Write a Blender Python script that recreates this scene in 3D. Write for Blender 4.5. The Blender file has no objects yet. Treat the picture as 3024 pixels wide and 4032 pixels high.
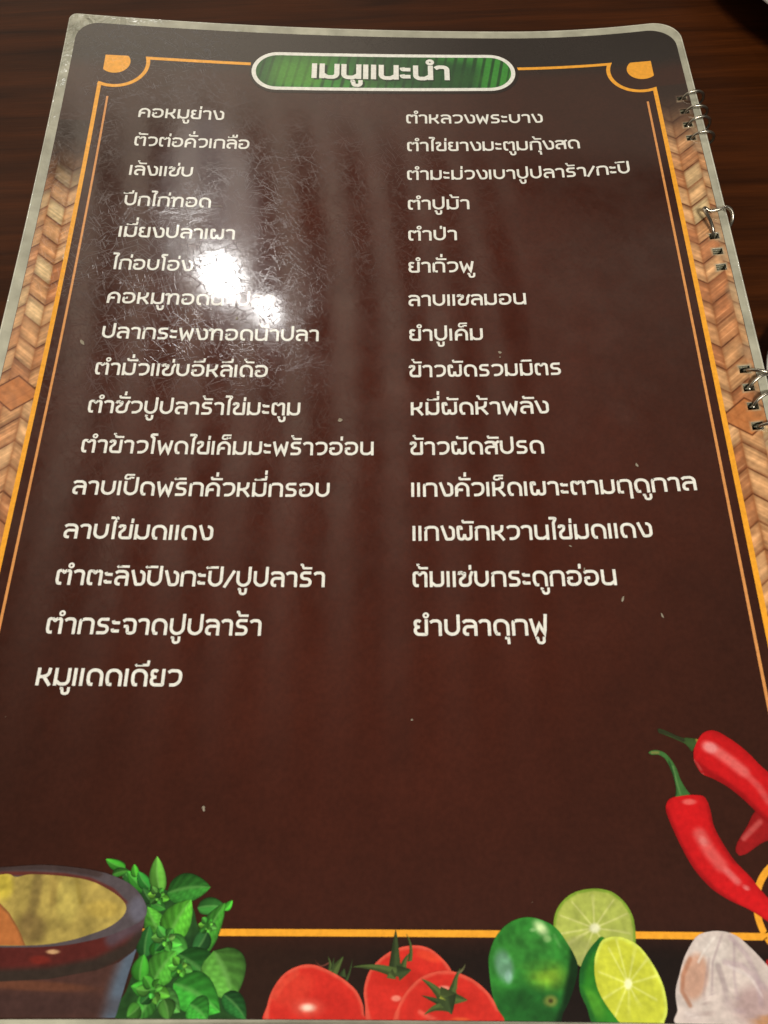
import bpy, math, random
import numpy as np
from mathutils import Matrix, Vector
random.seed(7); np.random.seed(7)
# tuned light and finish
WLEFT, WBASE, WAMB = 0.95, 0.88, 0.03
LAMP1 = (-.250, .985, 1.2, .065, 1.8, (1, .98, .95))
LAMP2 = (-.175, .93, 1.2, .035, .5, (1, .98, .95))
LAMP3 = (.35, -1.3, 1.7, .5, 60, (1, .95, .86))
HAZE_LIGHT = (-.27, 1.12, 1.22, .17, .24, (1, .97, .93))
EXPO = 0.0
ALB = 1.0
BROUGH = .5
PLX, PLY = .0935, .0375
HW1, HW2, HW3, HW4, HWS = 3.5e-5, 1.2e-5, 2.0e-6, 2.0e-6, 2.4e-6
CR0, CR1 = .045, .11
ROT=[[0.99898, 0.003924, -0.044977], [0.014867, 0.912065, 0.409776], [0.042629, -0.410027, 0.911077]]
CAM=[-2.7888, -17.9448, 14.7143]
LIFT=[-0.09404, -0.24232, 0.06544, 0.01655, 0.27119, 1.0391]
LINES=[('คอหมูย่าง', -10.042, 0, -7.797), ('ตัวต่อคั่วเกลือ', -10.035, 1, -7.047), ('เล้งแซ่บ', -10.041, 2, -8.43), ('ปีกไก่ทอด', -10.042, 3, -7.884), ('เมี่ยงปลาเผา', -10.051, 4, -7.202), ('ไก่อบโอ่ง', -10.056, 5, -8.152), ('คอหมูทอดน้ำปลา', -10.051, 6, -6.106), ('ปลากระพงทอดน้ำปลา', -10.029, 7, -5.014), ('ตำมั่วแซ่บอีหลีเด้อ', -10.034, 8, -6.137), ('ตำซั่วปูปลาร้าไข่มะตูม', -10.035, 9, -5.349), ('ตำข้าวโพดไข่เค็มมะพร้าวอ่อน', -10.02, 10, -3.706), ('ลาบเป็ดพริกคั่วหมี่กรอบ', -10.036, 11, -4.629), ('ลาบไข่มดแดง', -10.047, 12, -7.014), ('ตำตะลิงปิงกะปิ/ปูปลาร้า', -10.035, 13, -4.66), ('ตำกระจาดปูปลาร้า', -10.043, 14, -5.869), ('หมูแดดเดียว', -10.045, 15, -7.319), ('ตำหลวงพระบาง', -2.918, 0, 0.727), ('ตำไข่ยางมะตูมกุ้งสด', -2.903, 1, 1.617), ('ตำมะม่วงเบาปูปลาร้า/กะปิ', -2.912, 2, 2.782), ('ตำปูม้า', -2.901, 3, -1.344), ('ตำป่า', -2.901, 4, -1.694), ('ยำถั่วพู', -2.904, 5, -1.321), ('ลาบแซลมอน', -2.913, 6, -0.127), ('ยำปูเค็ม', -2.905, 7, -1.193), ('ข้าวผัดรวมมิตร', -2.912, 8, 0.515), ('หมี่ผัดห้าพลัง', -2.89, 9, 0.148), ('ข้าวผัดสัปรด', -2.909, 10, -0.033), ('แกงคั่วเห็ดเผาะตามฤดูกาล', -2.903, 11, 2.993), ('แกงผักหวานไข่มดแดง', -2.887, 12, 1.976), ('ต้มแซ่บกระดูกอ่อน', -2.894, 13, 1.157), ('ยำปลาดุกฟู', -2.885, 14, -0.272)]
PICS=[
('fan', 'printed_basil', 'printed bunch of green basil beside the mortar', [[-7.601, 18.439], [-7.272, 18.438], [-6.755, 18.657], [-6.583, 18.996], [-6.358, 19.373], [-6.115, 19.697], [-5.953, 20.036], [-5.823, 20.346], [-7.709, 20.349], [-7.639, 19.927], [-7.518, 19.47], [-7.473, 18.998], [-7.626, 18.66]], [-7.013, 19.468], (38, 74, 34), [('b', [-7.199, 19.469, 0.159, -0.0, 0.026, 0.208], (25, 40, 22), 0.8, 0.6), ('b', [-6.688, 19.281, 0.214, -0.001, 0.015, 0.14], (28, 55, 28), 0.8, 0.6), ('b', [-7.328, 20.106, 0.234, -0.0, 0.026, 0.199], (50, 95, 45), 0.6, 0.6)], True, 0.3, 1),
('leaf', 'printed_leaf', '', [-7.598, 18.463], [-8.006, 18.09], 0.185, (54, 128, 44), -0.05, 2),
('leaf', 'printed_leaf', '', [-7.458, 18.488], [-7.885, 18.165], 0.216, (72, 150, 52), -0.05, 2),
('leaf', 'printed_leaf', '', [-7.918, 18.127], [-8.276, 17.984], 0.154, (72, 150, 52), -0.05, 2),
('leaf', 'printed_leaf', '', [-8.124, 18.229], [-7.858, 18.165], 0.124, (54, 128, 44), -0.05, 2),
('leaf', 'printed_leaf', '', [-7.707, 18.265], [-7.775, 18.063], 0.124, (72, 150, 52), -0.05, 2),
('leaf', 'printed_leaf', '', [-7.464, 18.438], [-7.691, 18.177], 0.185, (54, 128, 44), -0.05, 2),
('leaf', 'printed_leaf', '', [-6.611, 18.73], [-6.12, 18.728], 0.247, (54, 128, 44), -0.05, 2),
('leaf', 'printed_leaf', '', [-6.158, 18.765], [-6.031, 18.618], 0.105, (88, 166, 58), 0.05, 2),
('leaf', 'printed_leaf', '', [-7.154, 18.511], [-6.418, 18.415], 0.455, (54, 128, 44), -0.05, 2),
('leaf', 'printed_leaf', '', [-7.381, 18.659], [-7.574, 18.439], 0.185, (38, 96, 38), -0.05, 2),
('leaf', 'printed_leaf', '', [-7.263, 18.512], [-7.395, 17.935], 0.27, (88, 166, 58), -0.05, 2),
('leaf', 'printed_leaf', '', [-7.409, 18.659], [-7.152, 18.756], 0.216, (54, 128, 44), -0.05, 2),
('leaf', 'printed_leaf', '', [-6.486, 19.42], [-6.154, 18.655], 0.341, (54, 128, 44), -0.05, 2),
('leaf', 'printed_leaf', '', [-7.097, 19.211], [-7.461, 18.721], 0.369, (72, 150, 52), -0.05, 2),
('leaf', 'printed_leaf', '', [-7.068, 19.235], [-6.733, 18.608], 0.511, (72, 150, 52), -0.05, 2),
('leaf', 'printed_leaf', '', [-7.412, 19.469], [-7.392, 18.998], 0.284, (38, 96, 38), -0.05, 2),
('leaf', 'printed_leaf', '', [-6.412, 19.091], [-6.62, 19.421], 0.284, (38, 96, 38), -0.05, 2),
('leaf', 'printed_leaf', '', [-7.073, 19.187], [-6.697, 19.444], 0.284, (88, 166, 58), -0.05, 2),
('leaf', 'printed_leaf', '', [-7.252, 19.469], [-7.151, 19.211], 0.247, (54, 128, 44), -0.05, 2),
('leaf', 'printed_leaf', '', [-6.859, 19.422], [-6.032, 20.036], 0.568, (38, 96, 38), -0.05, 2),
('leaf', 'printed_leaf', '', [-6.277, 19.373], [-5.892, 20.08], 0.739, (72, 150, 52), -0.05, 2),
('leaf', 'printed_leaf', '', [-7.233, 19.836], [-6.905, 19.375], 0.483, (72, 150, 52), -0.05, 2),
('leaf', 'printed_leaf', '', [-7.445, 19.814], [-7.431, 19.423], 0.284, (54, 128, 44), -0.05, 2),
('leaf', 'printed_leaf', '', [-6.722, 19.698], [-6.401, 20.259], 0.341, (54, 128, 44), -0.05, 2),
('leaf', 'printed_leaf', '', [-6.891, 19.835], [-6.092, 20.236], 0.597, (54, 128, 44), -0.05, 2),
('leaf', 'printed_leaf', '', [-6.062, 19.991], [-5.668, 20.334], 0.312, (38, 96, 38), -0.05, 2),
('leaf', 'printed_leaf', '', [-7.144, 19.915], [-7.58, 19.882], 0.27, (72, 150, 52), -0.05, 2),
('leaf', 'printed_leaf', '', [-7.189, 19.971], [-6.741, 20.238], 0.341, (88, 166, 58), -0.05, 2),
('leaf', 'printed_leaf', '', [-7.239, 19.994], [-7.425, 20.349], 0.341, (72, 150, 52), -0.05, 2),
('leaf', 'printed_leaf', '', [-7.022, 20.061], [-6.91, 20.348], 0.278, (54, 128, 44), -0.05, 2),
('leaf', 'printed_leaf', '', [-6.597, 20.127], [-6.289, 20.347], 0.426, (54, 128, 44), -0.05, 2),
('leaf', 'printed_leaf', '', [-7.4, 20.151], [-7.586, 20.305], 0.247, (54, 128, 44), -0.05, 2),
('leaf', 'printed_leaf', '', [-7.038, 19.214], [-6.813, 19.275], 0.161, (88, 166, 58), 0.05, 2),
('leaf', 'printed_leaf', '', [-7.068, 19.24], [-7.002, 19.383], 0.142, (72, 150, 52), 0.05, 2),
('leaf', 'printed_leaf', '', [-7.113, 19.232], [-7.252, 19.378], 0.167, (38, 96, 38), 0.05, 2),
('leaf', 'printed_leaf', '', [-7.134, 19.196], [-7.341, 19.182], 0.148, (88, 166, 58), 0.05, 2),
('leaf', 'printed_leaf', '', [-7.114, 19.162], [-7.25, 19.005], 0.154, (72, 150, 52), -0.05, 2),
('leaf', 'printed_leaf', '', [-7.066, 19.162], [-6.99, 19.042], 0.136, (54, 128, 44), -0.05, 2),
('leaf', 'printed_leaf', '', [-7.042, 19.185], [-6.939, 19.155], 0.093, (88, 166, 58), 0.05, 2),
('leaf', 'printed_leaf', '', [-7.089, 19.241], [-7.097, 19.314], 0.086, (88, 166, 58), 0.05, 2),
('leaf', 'printed_leaf', '', [-7.174, 19.952], [-6.926, 20.017], 0.177, (88, 166, 58), -0.05, 2),
('leaf', 'printed_leaf', '', [-7.203, 19.977], [-7.129, 20.13], 0.156, (72, 150, 52), -0.05, 2),
('leaf', 'printed_leaf', '', [-7.246, 19.969], [-7.398, 20.125], 0.183, (38, 96, 38), -0.05, 2),
('leaf', 'printed_leaf', '', [-7.267, 19.934], [-7.494, 19.92], 0.163, (88, 166, 58), -0.05, 2),
('leaf', 'printed_leaf', '', [-7.248, 19.903], [-7.397, 19.734], 0.17, (72, 150, 52), 0.05, 2),
('leaf', 'printed_leaf', '', [-7.201, 19.903], [-7.118, 19.773], 0.149, (54, 128, 44), 0.05, 2),
('leaf', 'printed_leaf', '', [-7.177, 19.924], [-7.063, 19.892], 0.102, (88, 166, 58), -0.05, 2),
('leaf', 'printed_leaf', '', [-7.223, 19.978], [-7.232, 20.058], 0.095, (88, 166, 58), -0.05, 2),
('leaf', 'printed_leaf', '', [-7.252, 18.564], [-7.104, 18.604], 0.112, (88, 166, 58), 0.05, 2),
('leaf', 'printed_leaf', '', [-7.282, 18.591], [-7.239, 18.683], 0.099, (72, 150, 52), 0.05, 2),
('leaf', 'printed_leaf', '', [-7.327, 18.583], [-7.418, 18.679], 0.117, (38, 96, 38), 0.05, 2),
('leaf', 'printed_leaf', '', [-7.349, 18.545], [-7.482, 18.537], 0.104, (88, 166, 58), 0.05, 2),
('leaf', 'printed_leaf', '', [-7.329, 18.51], [-7.418, 18.408], 0.108, (72, 150, 52), -0.05, 2),
('leaf', 'printed_leaf', '', [-7.28, 18.51], [-7.232, 18.434], 0.095, (54, 128, 44), -0.05, 2),
('leaf', 'printed_leaf', '', [-7.255, 18.533], [-7.196, 18.517], 0.065, (88, 166, 58), 0.05, 2),
('leaf', 'printed_leaf', '', [-7.303, 18.592], [-7.308, 18.633], 0.061, (88, 166, 58), 0.05, 2),
('leaf', 'printed_leaf', '', [-6.374, 19.01], [-6.257, 19.041], 0.096, (88, 166, 58), -0.05, 2),
('leaf', 'printed_leaf', '', [-6.405, 19.037], [-6.373, 19.107], 0.085, (72, 150, 52), -0.05, 2),
('leaf', 'printed_leaf', '', [-6.449, 19.028], [-6.525, 19.104], 0.1, (38, 96, 38), -0.05, 2),
('leaf', 'printed_leaf', '', [-6.47, 18.991], [-6.576, 18.985], 0.089, (88, 166, 58), -0.05, 2),
('leaf', 'printed_leaf', '', [-6.449, 18.958], [-6.518, 18.877], 0.093, (72, 150, 52), 0.05, 2),
('leaf', 'printed_leaf', '', [-6.401, 18.958], [-6.362, 18.899], 0.082, (54, 128, 44), 0.05, 2),
('leaf', 'printed_leaf', '', [-6.377, 18.98], [-6.332, 18.968], 0.056, (88, 166, 58), -0.05, 2),
('leaf', 'printed_leaf', '', [-6.426, 19.037], [-6.43, 19.065], 0.052, (88, 166, 58), -0.05, 2),
('leaf', 'printed_leaf', '', [-6.766, 19.621], [-6.597, 19.666], 0.128, (88, 166, 58), -0.05, 2),
('leaf', 'printed_leaf', '', [-6.795, 19.647], [-6.747, 19.75], 0.114, (72, 150, 52), -0.05, 2),
('leaf', 'printed_leaf', '', [-6.839, 19.638], [-6.945, 19.746], 0.133, (38, 96, 38), -0.05, 2),
('leaf', 'printed_leaf', '', [-6.86, 19.603], [-7.014, 19.593], 0.119, (88, 166, 58), -0.05, 2),
('leaf', 'printed_leaf', '', [-6.84, 19.571], [-6.941, 19.456], 0.124, (72, 150, 52), 0.05, 2),
('leaf', 'printed_leaf', '', [-6.792, 19.571], [-6.735, 19.484], 0.109, (54, 128, 44), 0.05, 2),
('leaf', 'printed_leaf', '', [-6.769, 19.592], [-6.696, 19.572], 0.074, (88, 166, 58), -0.05, 2),
('leaf', 'printed_leaf', '', [-6.816, 19.647], [-6.822, 19.696], 0.069, (88, 166, 58), -0.05, 2),
('fan', 'printed_mortar', 'printed dark clay mortar at the lower left', [[-10.455, 19.472], [-7.56, 19.353], [-7.644, 19.7], [-7.764, 20.288], [-7.78, 20.317], [-10.265, 20.314]], [-8.92, 19.883], (74, 48, 42), [('s', [[-7.533, 19.353], [-7.678, 19.837], [-7.769, 20.288]], 0.463, (88, 108, 128), 0.85), ('b', [-9.181, 19.872, 1.097, 0.049, 0.01, 0.079], (120, 70, 45), 0.5, 0.6), ('b', [-9.64, 20.15, 2.318, 0.0, 0.041, 0.198], (60, 42, 40), 0.5, 0.6)], False, 0.1, 4),
('fan', 'printed_collar', '', [[-10.507, 19.239], [-8.256, 19.143], [-7.478, 18.854], [-7.505, 19.165], [-7.596, 19.377], [-7.825, 19.54], [-8.176, 19.655], [-8.939, 19.781], [-9.709, 19.815], [-10.378, 19.814]], [-8.995, 19.472], (84, 34, 30), [('s', [[-10.393, 19.746], [-9.722, 19.751], [-8.95, 19.72], [-8.187, 19.586], [-7.693, 19.353], [-7.505, 19.165]], 0.232, (50, 42, 36), 0.95), ('s', [[-7.982, 19.19], [-7.472, 18.902]], 0.247, (84, 80, 92), 0.7), ('b', [-8.93, 19.39, 0.119, -0.0, 0.007, 0.037], (220, 180, 130), 0.8, 0.6), ('b', [-9.119, 19.506, 0.183, -0.0, 0.013, 0.069], (130, 40, 30), 0.6, 0.6)], False, 0.12, 5),
('fan', 'printed_rim', '', [[-10.753, 18.15], [-10.056, 18.122], [-9.382, 18.082], [-8.829, 18.113], [-8.266, 18.199], [-7.831, 18.357], [-7.586, 18.55], [-7.464, 18.757], [-7.505, 18.902], [-7.712, 19.023], [-8.093, 19.166], [-8.633, 19.278], [-9.154, 19.321], [-9.809, 19.328], [-10.489, 19.321]], [-9.123, 18.761], (82, 74, 78), [('s', [[-10.753, 18.15], [-10.053, 18.135], [-9.378, 18.102], [-8.824, 18.138], [-8.345, 18.217]], 0.124, (60, 46, 44), 0.8), ('s', [[-10.035, 18.222], [-9.494, 18.216], [-8.944, 18.239], [-8.496, 18.305], [-8.089, 18.465], [-7.843, 18.661]], 0.068, (100, 40, 32), 0.8), ('b', [-7.613, 18.758, 0.163, -0.0, 0.029, 0.217], (104, 104, 120), 0.7, 0.6)], True, 0.1, 6),
('fan', 'printed_mortar_inside', '', [[-10.719, 18.299], [-10.033, 18.235], [-9.872, 18.227], [-9.741, 18.271], [-9.491, 18.228], [-8.941, 18.256], [-8.493, 18.325], [-8.144, 18.465], [-7.904, 18.612], [-7.813, 18.739], [-7.866, 18.879], [-8.06, 19.023], [-8.364, 19.136], [-8.72, 19.231], [-9.159, 19.29], [-9.814, 19.302], [-10.497, 19.286]], [-9.123, 18.761], (166, 146, 76), [('b', [-9.946, 18.396, 0.189, -0.001, 0.05, 0.245], (206, 186, 66), 0.8, 0.6), ('b', [-8.825, 18.615, 0.216, -0.001, 0.066, 0.386], (188, 172, 88), 0.6, 0.6), ('s', [[-9.375, 18.27], [-9.369, 18.665], [-9.43, 18.978]], 0.185, (128, 108, 62), 0.7), ('b', [-9.363, 19.05, 0.292, -0.0, 0.049, 0.259], (112, 92, 54), 0.8, 0.6), ('s', [[-9.103, 18.269], [-9.06, 18.664]], 0.124, (150, 128, 66), 0.7), ('b', [-8.208, 18.759, 0.324, -0.001, 0.022, 0.145], (186, 160, 74), 0.6, 0.6), ('s', [[-8.712, 18.318], [-8.601, 18.663]], 0.062, (160, 140, 60), 0.6)], True, 0.25, 7),
('fan', 'printed_pestle', '', [[-10.669, 18.521], [-9.944, 18.666], [-9.754, 18.816], [-9.597, 19.002], [-9.49, 19.145], [-9.395, 19.297], [-10.496, 19.291]], [-9.875, 19.003], (172, 104, 56), [('s', [[-9.944, 18.666], [-9.754, 18.816], [-9.584, 19.002], [-9.382, 19.297]], 0.068, (120, 80, 45), 0.7)], False, 0.15, 8),
('fan', 'printed_tomato', 'printed red tomato with green calyx along the bottom edge', [[-5.341, 20.392], [-5.336, 20.138], [-5.255, 19.903], [-5.074, 19.687], [-4.829, 19.578], [-4.607, 19.565], [-4.381, 19.636], [-4.128, 19.755], [-3.903, 19.92], [-3.79, 20.107], [-3.766, 20.246], [-3.772, 20.384], [-4.546, 20.388]], [-4.555, 20.158], (204, 46, 36), [('s', [[-5.341, 20.392], [-5.336, 20.138], [-5.255, 19.903], [-5.074, 19.687], [-4.829, 19.578], [-4.607, 19.565], [-4.381, 19.636], [-4.128, 19.755], [-3.903, 19.92], [-3.79, 20.107], [-3.766, 20.246]], 0.084, (226, 112, 88), 0.55), ('b', [-4.95, 19.925, 0.351, -0.18, 0.133, 0.182], (214, 66, 48), 0.6, 0.6), ('b', [-4.225, 20.202, 0.41, -0.002, 0.009, 0.298], (188, 38, 30), 0.5, 0.6), ('b', [-4.678, 20.17, 0.301, -0.001, 0.007, 0.148], (226, 110, 90), 0.6, 0.9), ('b', [-4.678, 20.17, 0.15, -0.001, 0.003, 0.07], (250, 220, 200), 0.95, 0.9), ('s', [[-5.22, 20.02], [-5.094, 19.831], [-4.88, 19.687]], 0.097, (222, 84, 62), 0.5)], True, 0.05, 2),
('fan', 'printed_tomato', 'printed red tomato with green calyx along the bottom edge', [[-3.677, 20.384], [-3.749, 20.107], [-3.766, 19.895], [-3.686, 19.657], [-3.492, 19.462], [-3.241, 19.327], [-2.932, 19.276], [-2.68, 19.323], [-2.46, 19.48], [-2.327, 19.648], [-2.253, 19.909], [-2.485, 20.375], [-3.162, 20.38]], [-3.077, 19.962], (204, 46, 36), [('s', [[-3.677, 20.384], [-3.749, 20.107], [-3.766, 19.895], [-3.686, 19.657], [-3.492, 19.462], [-3.241, 19.327], [-2.932, 19.276], [-2.68, 19.323], [-2.46, 19.48], [-2.327, 19.648], [-2.253, 19.909]], 0.084, (226, 112, 88), 0.55), ('b', [-3.214, 19.726, 0.415, -0.003, -0.001, 0.166], (180, 36, 26), 0.7, 0.6), ('b', [-3.242, 20.033, 0.088, -0.001, -0.0, 0.047], (240, 150, 130), 0.8, 0.6), ('b', [-2.71, 19.433, 0.234, 0.073, -0.03, 0.069], (226, 74, 46), 0.7, 0.6)], True, 0.05, 3),
('fan', 'printed_tomato', 'printed red tomato with green calyx along the bottom edge', [[-3.257, 20.381], [-3.215, 20.15], [-3.077, 19.938], [-2.854, 19.747], [-2.576, 19.65], [-2.299, 19.648], [-1.972, 19.765], [-1.734, 19.952], [-1.609, 20.161], [-1.567, 20.367], [-2.485, 20.375]], [-2.397, 20.144], (204, 46, 36), [('s', [[-3.257, 20.381], [-3.215, 20.15], [-3.077, 19.938], [-2.854, 19.747], [-2.576, 19.65], [-2.299, 19.648], [-1.972, 19.765], [-1.734, 19.952], [-1.609, 20.161]], 0.084, (226, 112, 88), 0.55), ('b', [-2.396, 20.098, 0.545, -0.004, -0.006, 0.208], (184, 38, 28), 0.6, 0.6), ('b', [-2.458, 19.887, 0.11, -0.001, -0.001, 0.042], (240, 170, 150), 0.7, 0.6), ('b', [-2.213, 20.327, 0.162, -0.001, -0.002, 0.046], (224, 100, 50), 0.7, 0.6), ('s', [[-2.862, 20.217], [-2.619, 20.33]], 0.065, (240, 130, 110), 0.5)], True, 0.05, 6),
('leaf', 'printed_calyx', '', [-4.283, 19.672], [-4.119, 19.441], 0.162, (70, 86, 44), 0, 1),
('leaf', 'printed_calyx', '', [-4.338, 19.684], [-4.374, 19.442], 0.084, (70, 86, 44), 0.1, 1),
('leaf', 'printed_calyx', '', [-4.298, 19.636], [-4.276, 19.454], 0.058, (52, 66, 36), 0, 1),
('leaf', 'printed_calyx', '', [-4.129, 19.731], [-4.098, 19.611], 0.129, (52, 66, 36), 0, 1),
('leaf', 'printed_calyx', '', [-4.066, 19.79], [-3.967, 19.477], 0.052, (52, 66, 36), 0.05, 1),
('leaf', 'printed_calyx', '', [-4.357, 19.539], [-4.596, 19.48], 0.029, (110, 60, 50), -0.3, 1),
('leaf', 'printed_calyx', '', [-3.269, 19.726], [-3.246, 19.042], 0.243, (52, 66, 36), 0, 4),
('leaf', 'printed_calyx', '', [-3.13, 19.653], [-3.017, 19.386], 0.129, (70, 86, 44), -0.1, 4),
('leaf', 'printed_calyx', '', [-3.018, 19.508], [-3.076, 19.096], 0.078, (70, 86, 44), 0.12, 4),
('leaf', 'printed_calyx', '', [-3.242, 19.678], [-3.965, 19.591], 0.155, (70, 86, 44), 0.05, 4),
('leaf', 'printed_calyx', '', [-3.353, 19.679], [-3.242, 19.762], 0.162, (70, 86, 44), 0, 4),
('leaf', 'printed_calyx', '', [-3.214, 19.678], [-2.991, 19.629], 0.226, (52, 66, 36), 0, 4),
('leaf', 'printed_calyx', '', [-2.502, 20.005], [-2.832, 19.752], 0.155, (70, 86, 44), 0.05, 7),
('leaf', 'printed_calyx', '', [-2.338, 20.004], [-2.297, 19.767], 0.178, (70, 86, 44), 0, 7),
('leaf', 'printed_calyx', '', [-2.301, 19.886], [-2.186, 19.599], 0.11, (70, 86, 44), -0.05, 7),
('leaf', 'printed_calyx', '', [-2.231, 19.671], [-2.095, 19.531], 0.058, (90, 90, 60), 0.1, 7),
('leaf', 'printed_calyx', '', [-2.477, 20.098], [-2.831, 19.988], 0.11, (52, 66, 36), 0, 7),
('leaf', 'printed_calyx', '', [-2.424, 20.144], [-2.794, 20.258], 0.142, (70, 86, 44), 0.1, 7),
('leaf', 'printed_calyx', '', [-2.53, 20.005], [-2.08, 20.048], 0.291, (70, 86, 44), 0, 7),
('leaf', 'printed_calyx', '', [-2.42, 20.004], [-2.346, 20.248], 0.323, (52, 66, 36), 0, 7),
('leaf', 'printed_calyx', '', [-2.53, 20.005], [-2.435, 20.051], 0.05, (120, 130, 50), 0, 8),
('fan', 'printed_lime_slice', 'printed cut lime slice behind the whole lime', [[-0.605, 18.982], [-0.548, 18.767], [-0.405, 18.59], [-0.181, 18.46], [0.127, 18.409], [0.394, 18.449], [0.588, 18.584], [0.711, 18.785], [0.74, 19.024], [0.701, 19.286], [0.558, 19.545], [0.134, 19.702], [-0.229, 19.552], [-0.415, 19.348], [-0.574, 19.14]], [0.069, 19.003], (168, 180, 84), [('s', [[-0.605, 18.982], [-0.548, 18.767], [-0.405, 18.59], [-0.181, 18.46], [0.127, 18.409], [0.394, 18.449], [0.588, 18.584], [0.711, 18.785], [0.74, 19.024], [0.701, 19.286]], 0.069, (116, 150, 46), 0.9), ('s', [[0.069, 19.003], [0.647, 19.067]], 0.031, (204, 208, 130), 0.7), ('s', [[0.069, 19.003], [0.632, 18.791]], 0.031, (204, 208, 130), 0.7), ('s', [[0.069, 19.003], [0.433, 18.58]], 0.031, (204, 208, 130), 0.7), ('s', [[0.069, 19.003], [0.101, 18.506]], 0.031, (204, 208, 130), 0.7), ('s', [[0.069, 19.003], [-0.26, 18.614]], 0.031, (204, 208, 130), 0.7), ('s', [[0.069, 19.003], [-0.467, 18.822]], 0.031, (204, 208, 130), 0.7), ('s', [[0.069, 19.003], [-0.525, 19.093]], 0.031, (204, 208, 130), 0.7), ('s', [[0.069, 19.003], [-0.445, 19.286]], 0.031, (204, 208, 130), 0.7), ('s', [[0.069, 19.003], [0.317, 19.42]], 0.031, (204, 208, 130), 0.7), ('s', [[0.069, 19.003], [-0.18, 19.459]], 0.031, (204, 208, 130), 0.7), ('s', [[0.069, 19.003], [-0.469, 19.251]], 0.031, (204, 208, 130), 0.7), ('b', [-0.238, 19.346, 0.324, -0.003, -0.023, 0.232], (150, 156, 92), 0.7, 0.6), ('b', [0.078, 19.003, 0.095, -0.001, -0.009, 0.079], (228, 230, 190), 0.95, 0.6)], True, 0.15, 1),
('fan', 'printed_lime', 'printed whole green lime at the bottom', [[-1.715, 19.564], [-1.684, 19.357], [-1.558, 19.12], [-1.336, 18.933], [-1.06, 18.851], [-0.792, 18.889], [-0.563, 19.008], [-0.403, 19.217], [-0.278, 19.45], [-0.264, 19.604], [-0.327, 19.807], [-0.436, 20.033], [-0.553, 20.207], [-0.712, 20.392], [-1.514, 20.4], [-1.666, 20.02]], [-1.03, 19.661], (46, 120, 44), [('b', [-1.065, 20.138, 0.951, -0.009, -0.024, 0.318], (26, 80, 32), 0.7, 0.6), ('b', [-0.768, 19.685, 0.383, 0.056, -0.067, 0.237], (122, 162, 44), 0.9, 0.9), ('b', [-0.905, 19.558, 0.353, -0.003, -0.006, 0.077], (70, 126, 40), 0.6, 0.6), ('s', [[-0.262, 19.347], [-0.327, 19.655], [-0.472, 20.108], [-0.626, 20.391]], 0.207, (12, 34, 16), 0.85), ('b', [-1.037, 19.353, 0.503, -0.004, -0.024, 0.334], (58, 134, 52), 0.6, 0.6), ('b', [-0.817, 19.01, 0.09, -0.068, 0.121, 0.129], (196, 216, 160), 0.9, 0.9), ('b', [-0.725, 19.167, 0.077, -0.001, -0.005, 0.058], (160, 196, 130), 0.6, 0.6), ('b', [-0.954, 19.037, 0.054, -0.0, -0.002, 0.032], (150, 190, 130), 0.6, 0.6), ('s', [[-0.602, 19.114], [-0.527, 19.271]], 0.055, (90, 150, 80), 0.5), ('b', [-1.464, 19.562, 0.159, -0.038, 0.061, 0.246], (112, 156, 134), 0.8, 0.6), ('b', [-1.4, 19.715, 0.07, -0.001, -0.006, 0.101], (150, 190, 180), 0.6, 0.6), ('b', [-0.74, 20.049, 0.121, -0.001, -0.008, 0.089], (124, 128, 58), 0.8, 0.6), ('b', [-0.74, 20.049, 0.043, -0.0, -0.003, 0.032], (50, 44, 20), 0.9, 0.6)], True, 0.34, 2),
('fan', 'printed_lime_half', 'printed half lime showing its pale cut face', [[-0.255, 19.756], [-0.217, 19.578], [-0.094, 19.371], [0.072, 19.201], [0.197, 19.134], [0.35, 19.341], [0.565, 19.948], [0.455, 20.378], [-0.056, 20.385], [-0.172, 20.129], [-0.253, 19.932]], [0.065, 19.803], (46, 124, 34), [('s', [[-0.255, 19.756], [-0.217, 19.578], [-0.094, 19.371], [0.072, 19.201]], 0.173, (24, 84, 34), 0.8), ('b', [-0.052, 20.079, 0.131, -0.063, 0.12, 0.211], (86, 160, 44), 0.7, 0.6), ('s', [[-0.084, 20.385], [-0.172, 20.129], [-0.259, 19.907]], 0.138, (28, 92, 34), 0.8)], True, 0.15, 3),
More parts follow.
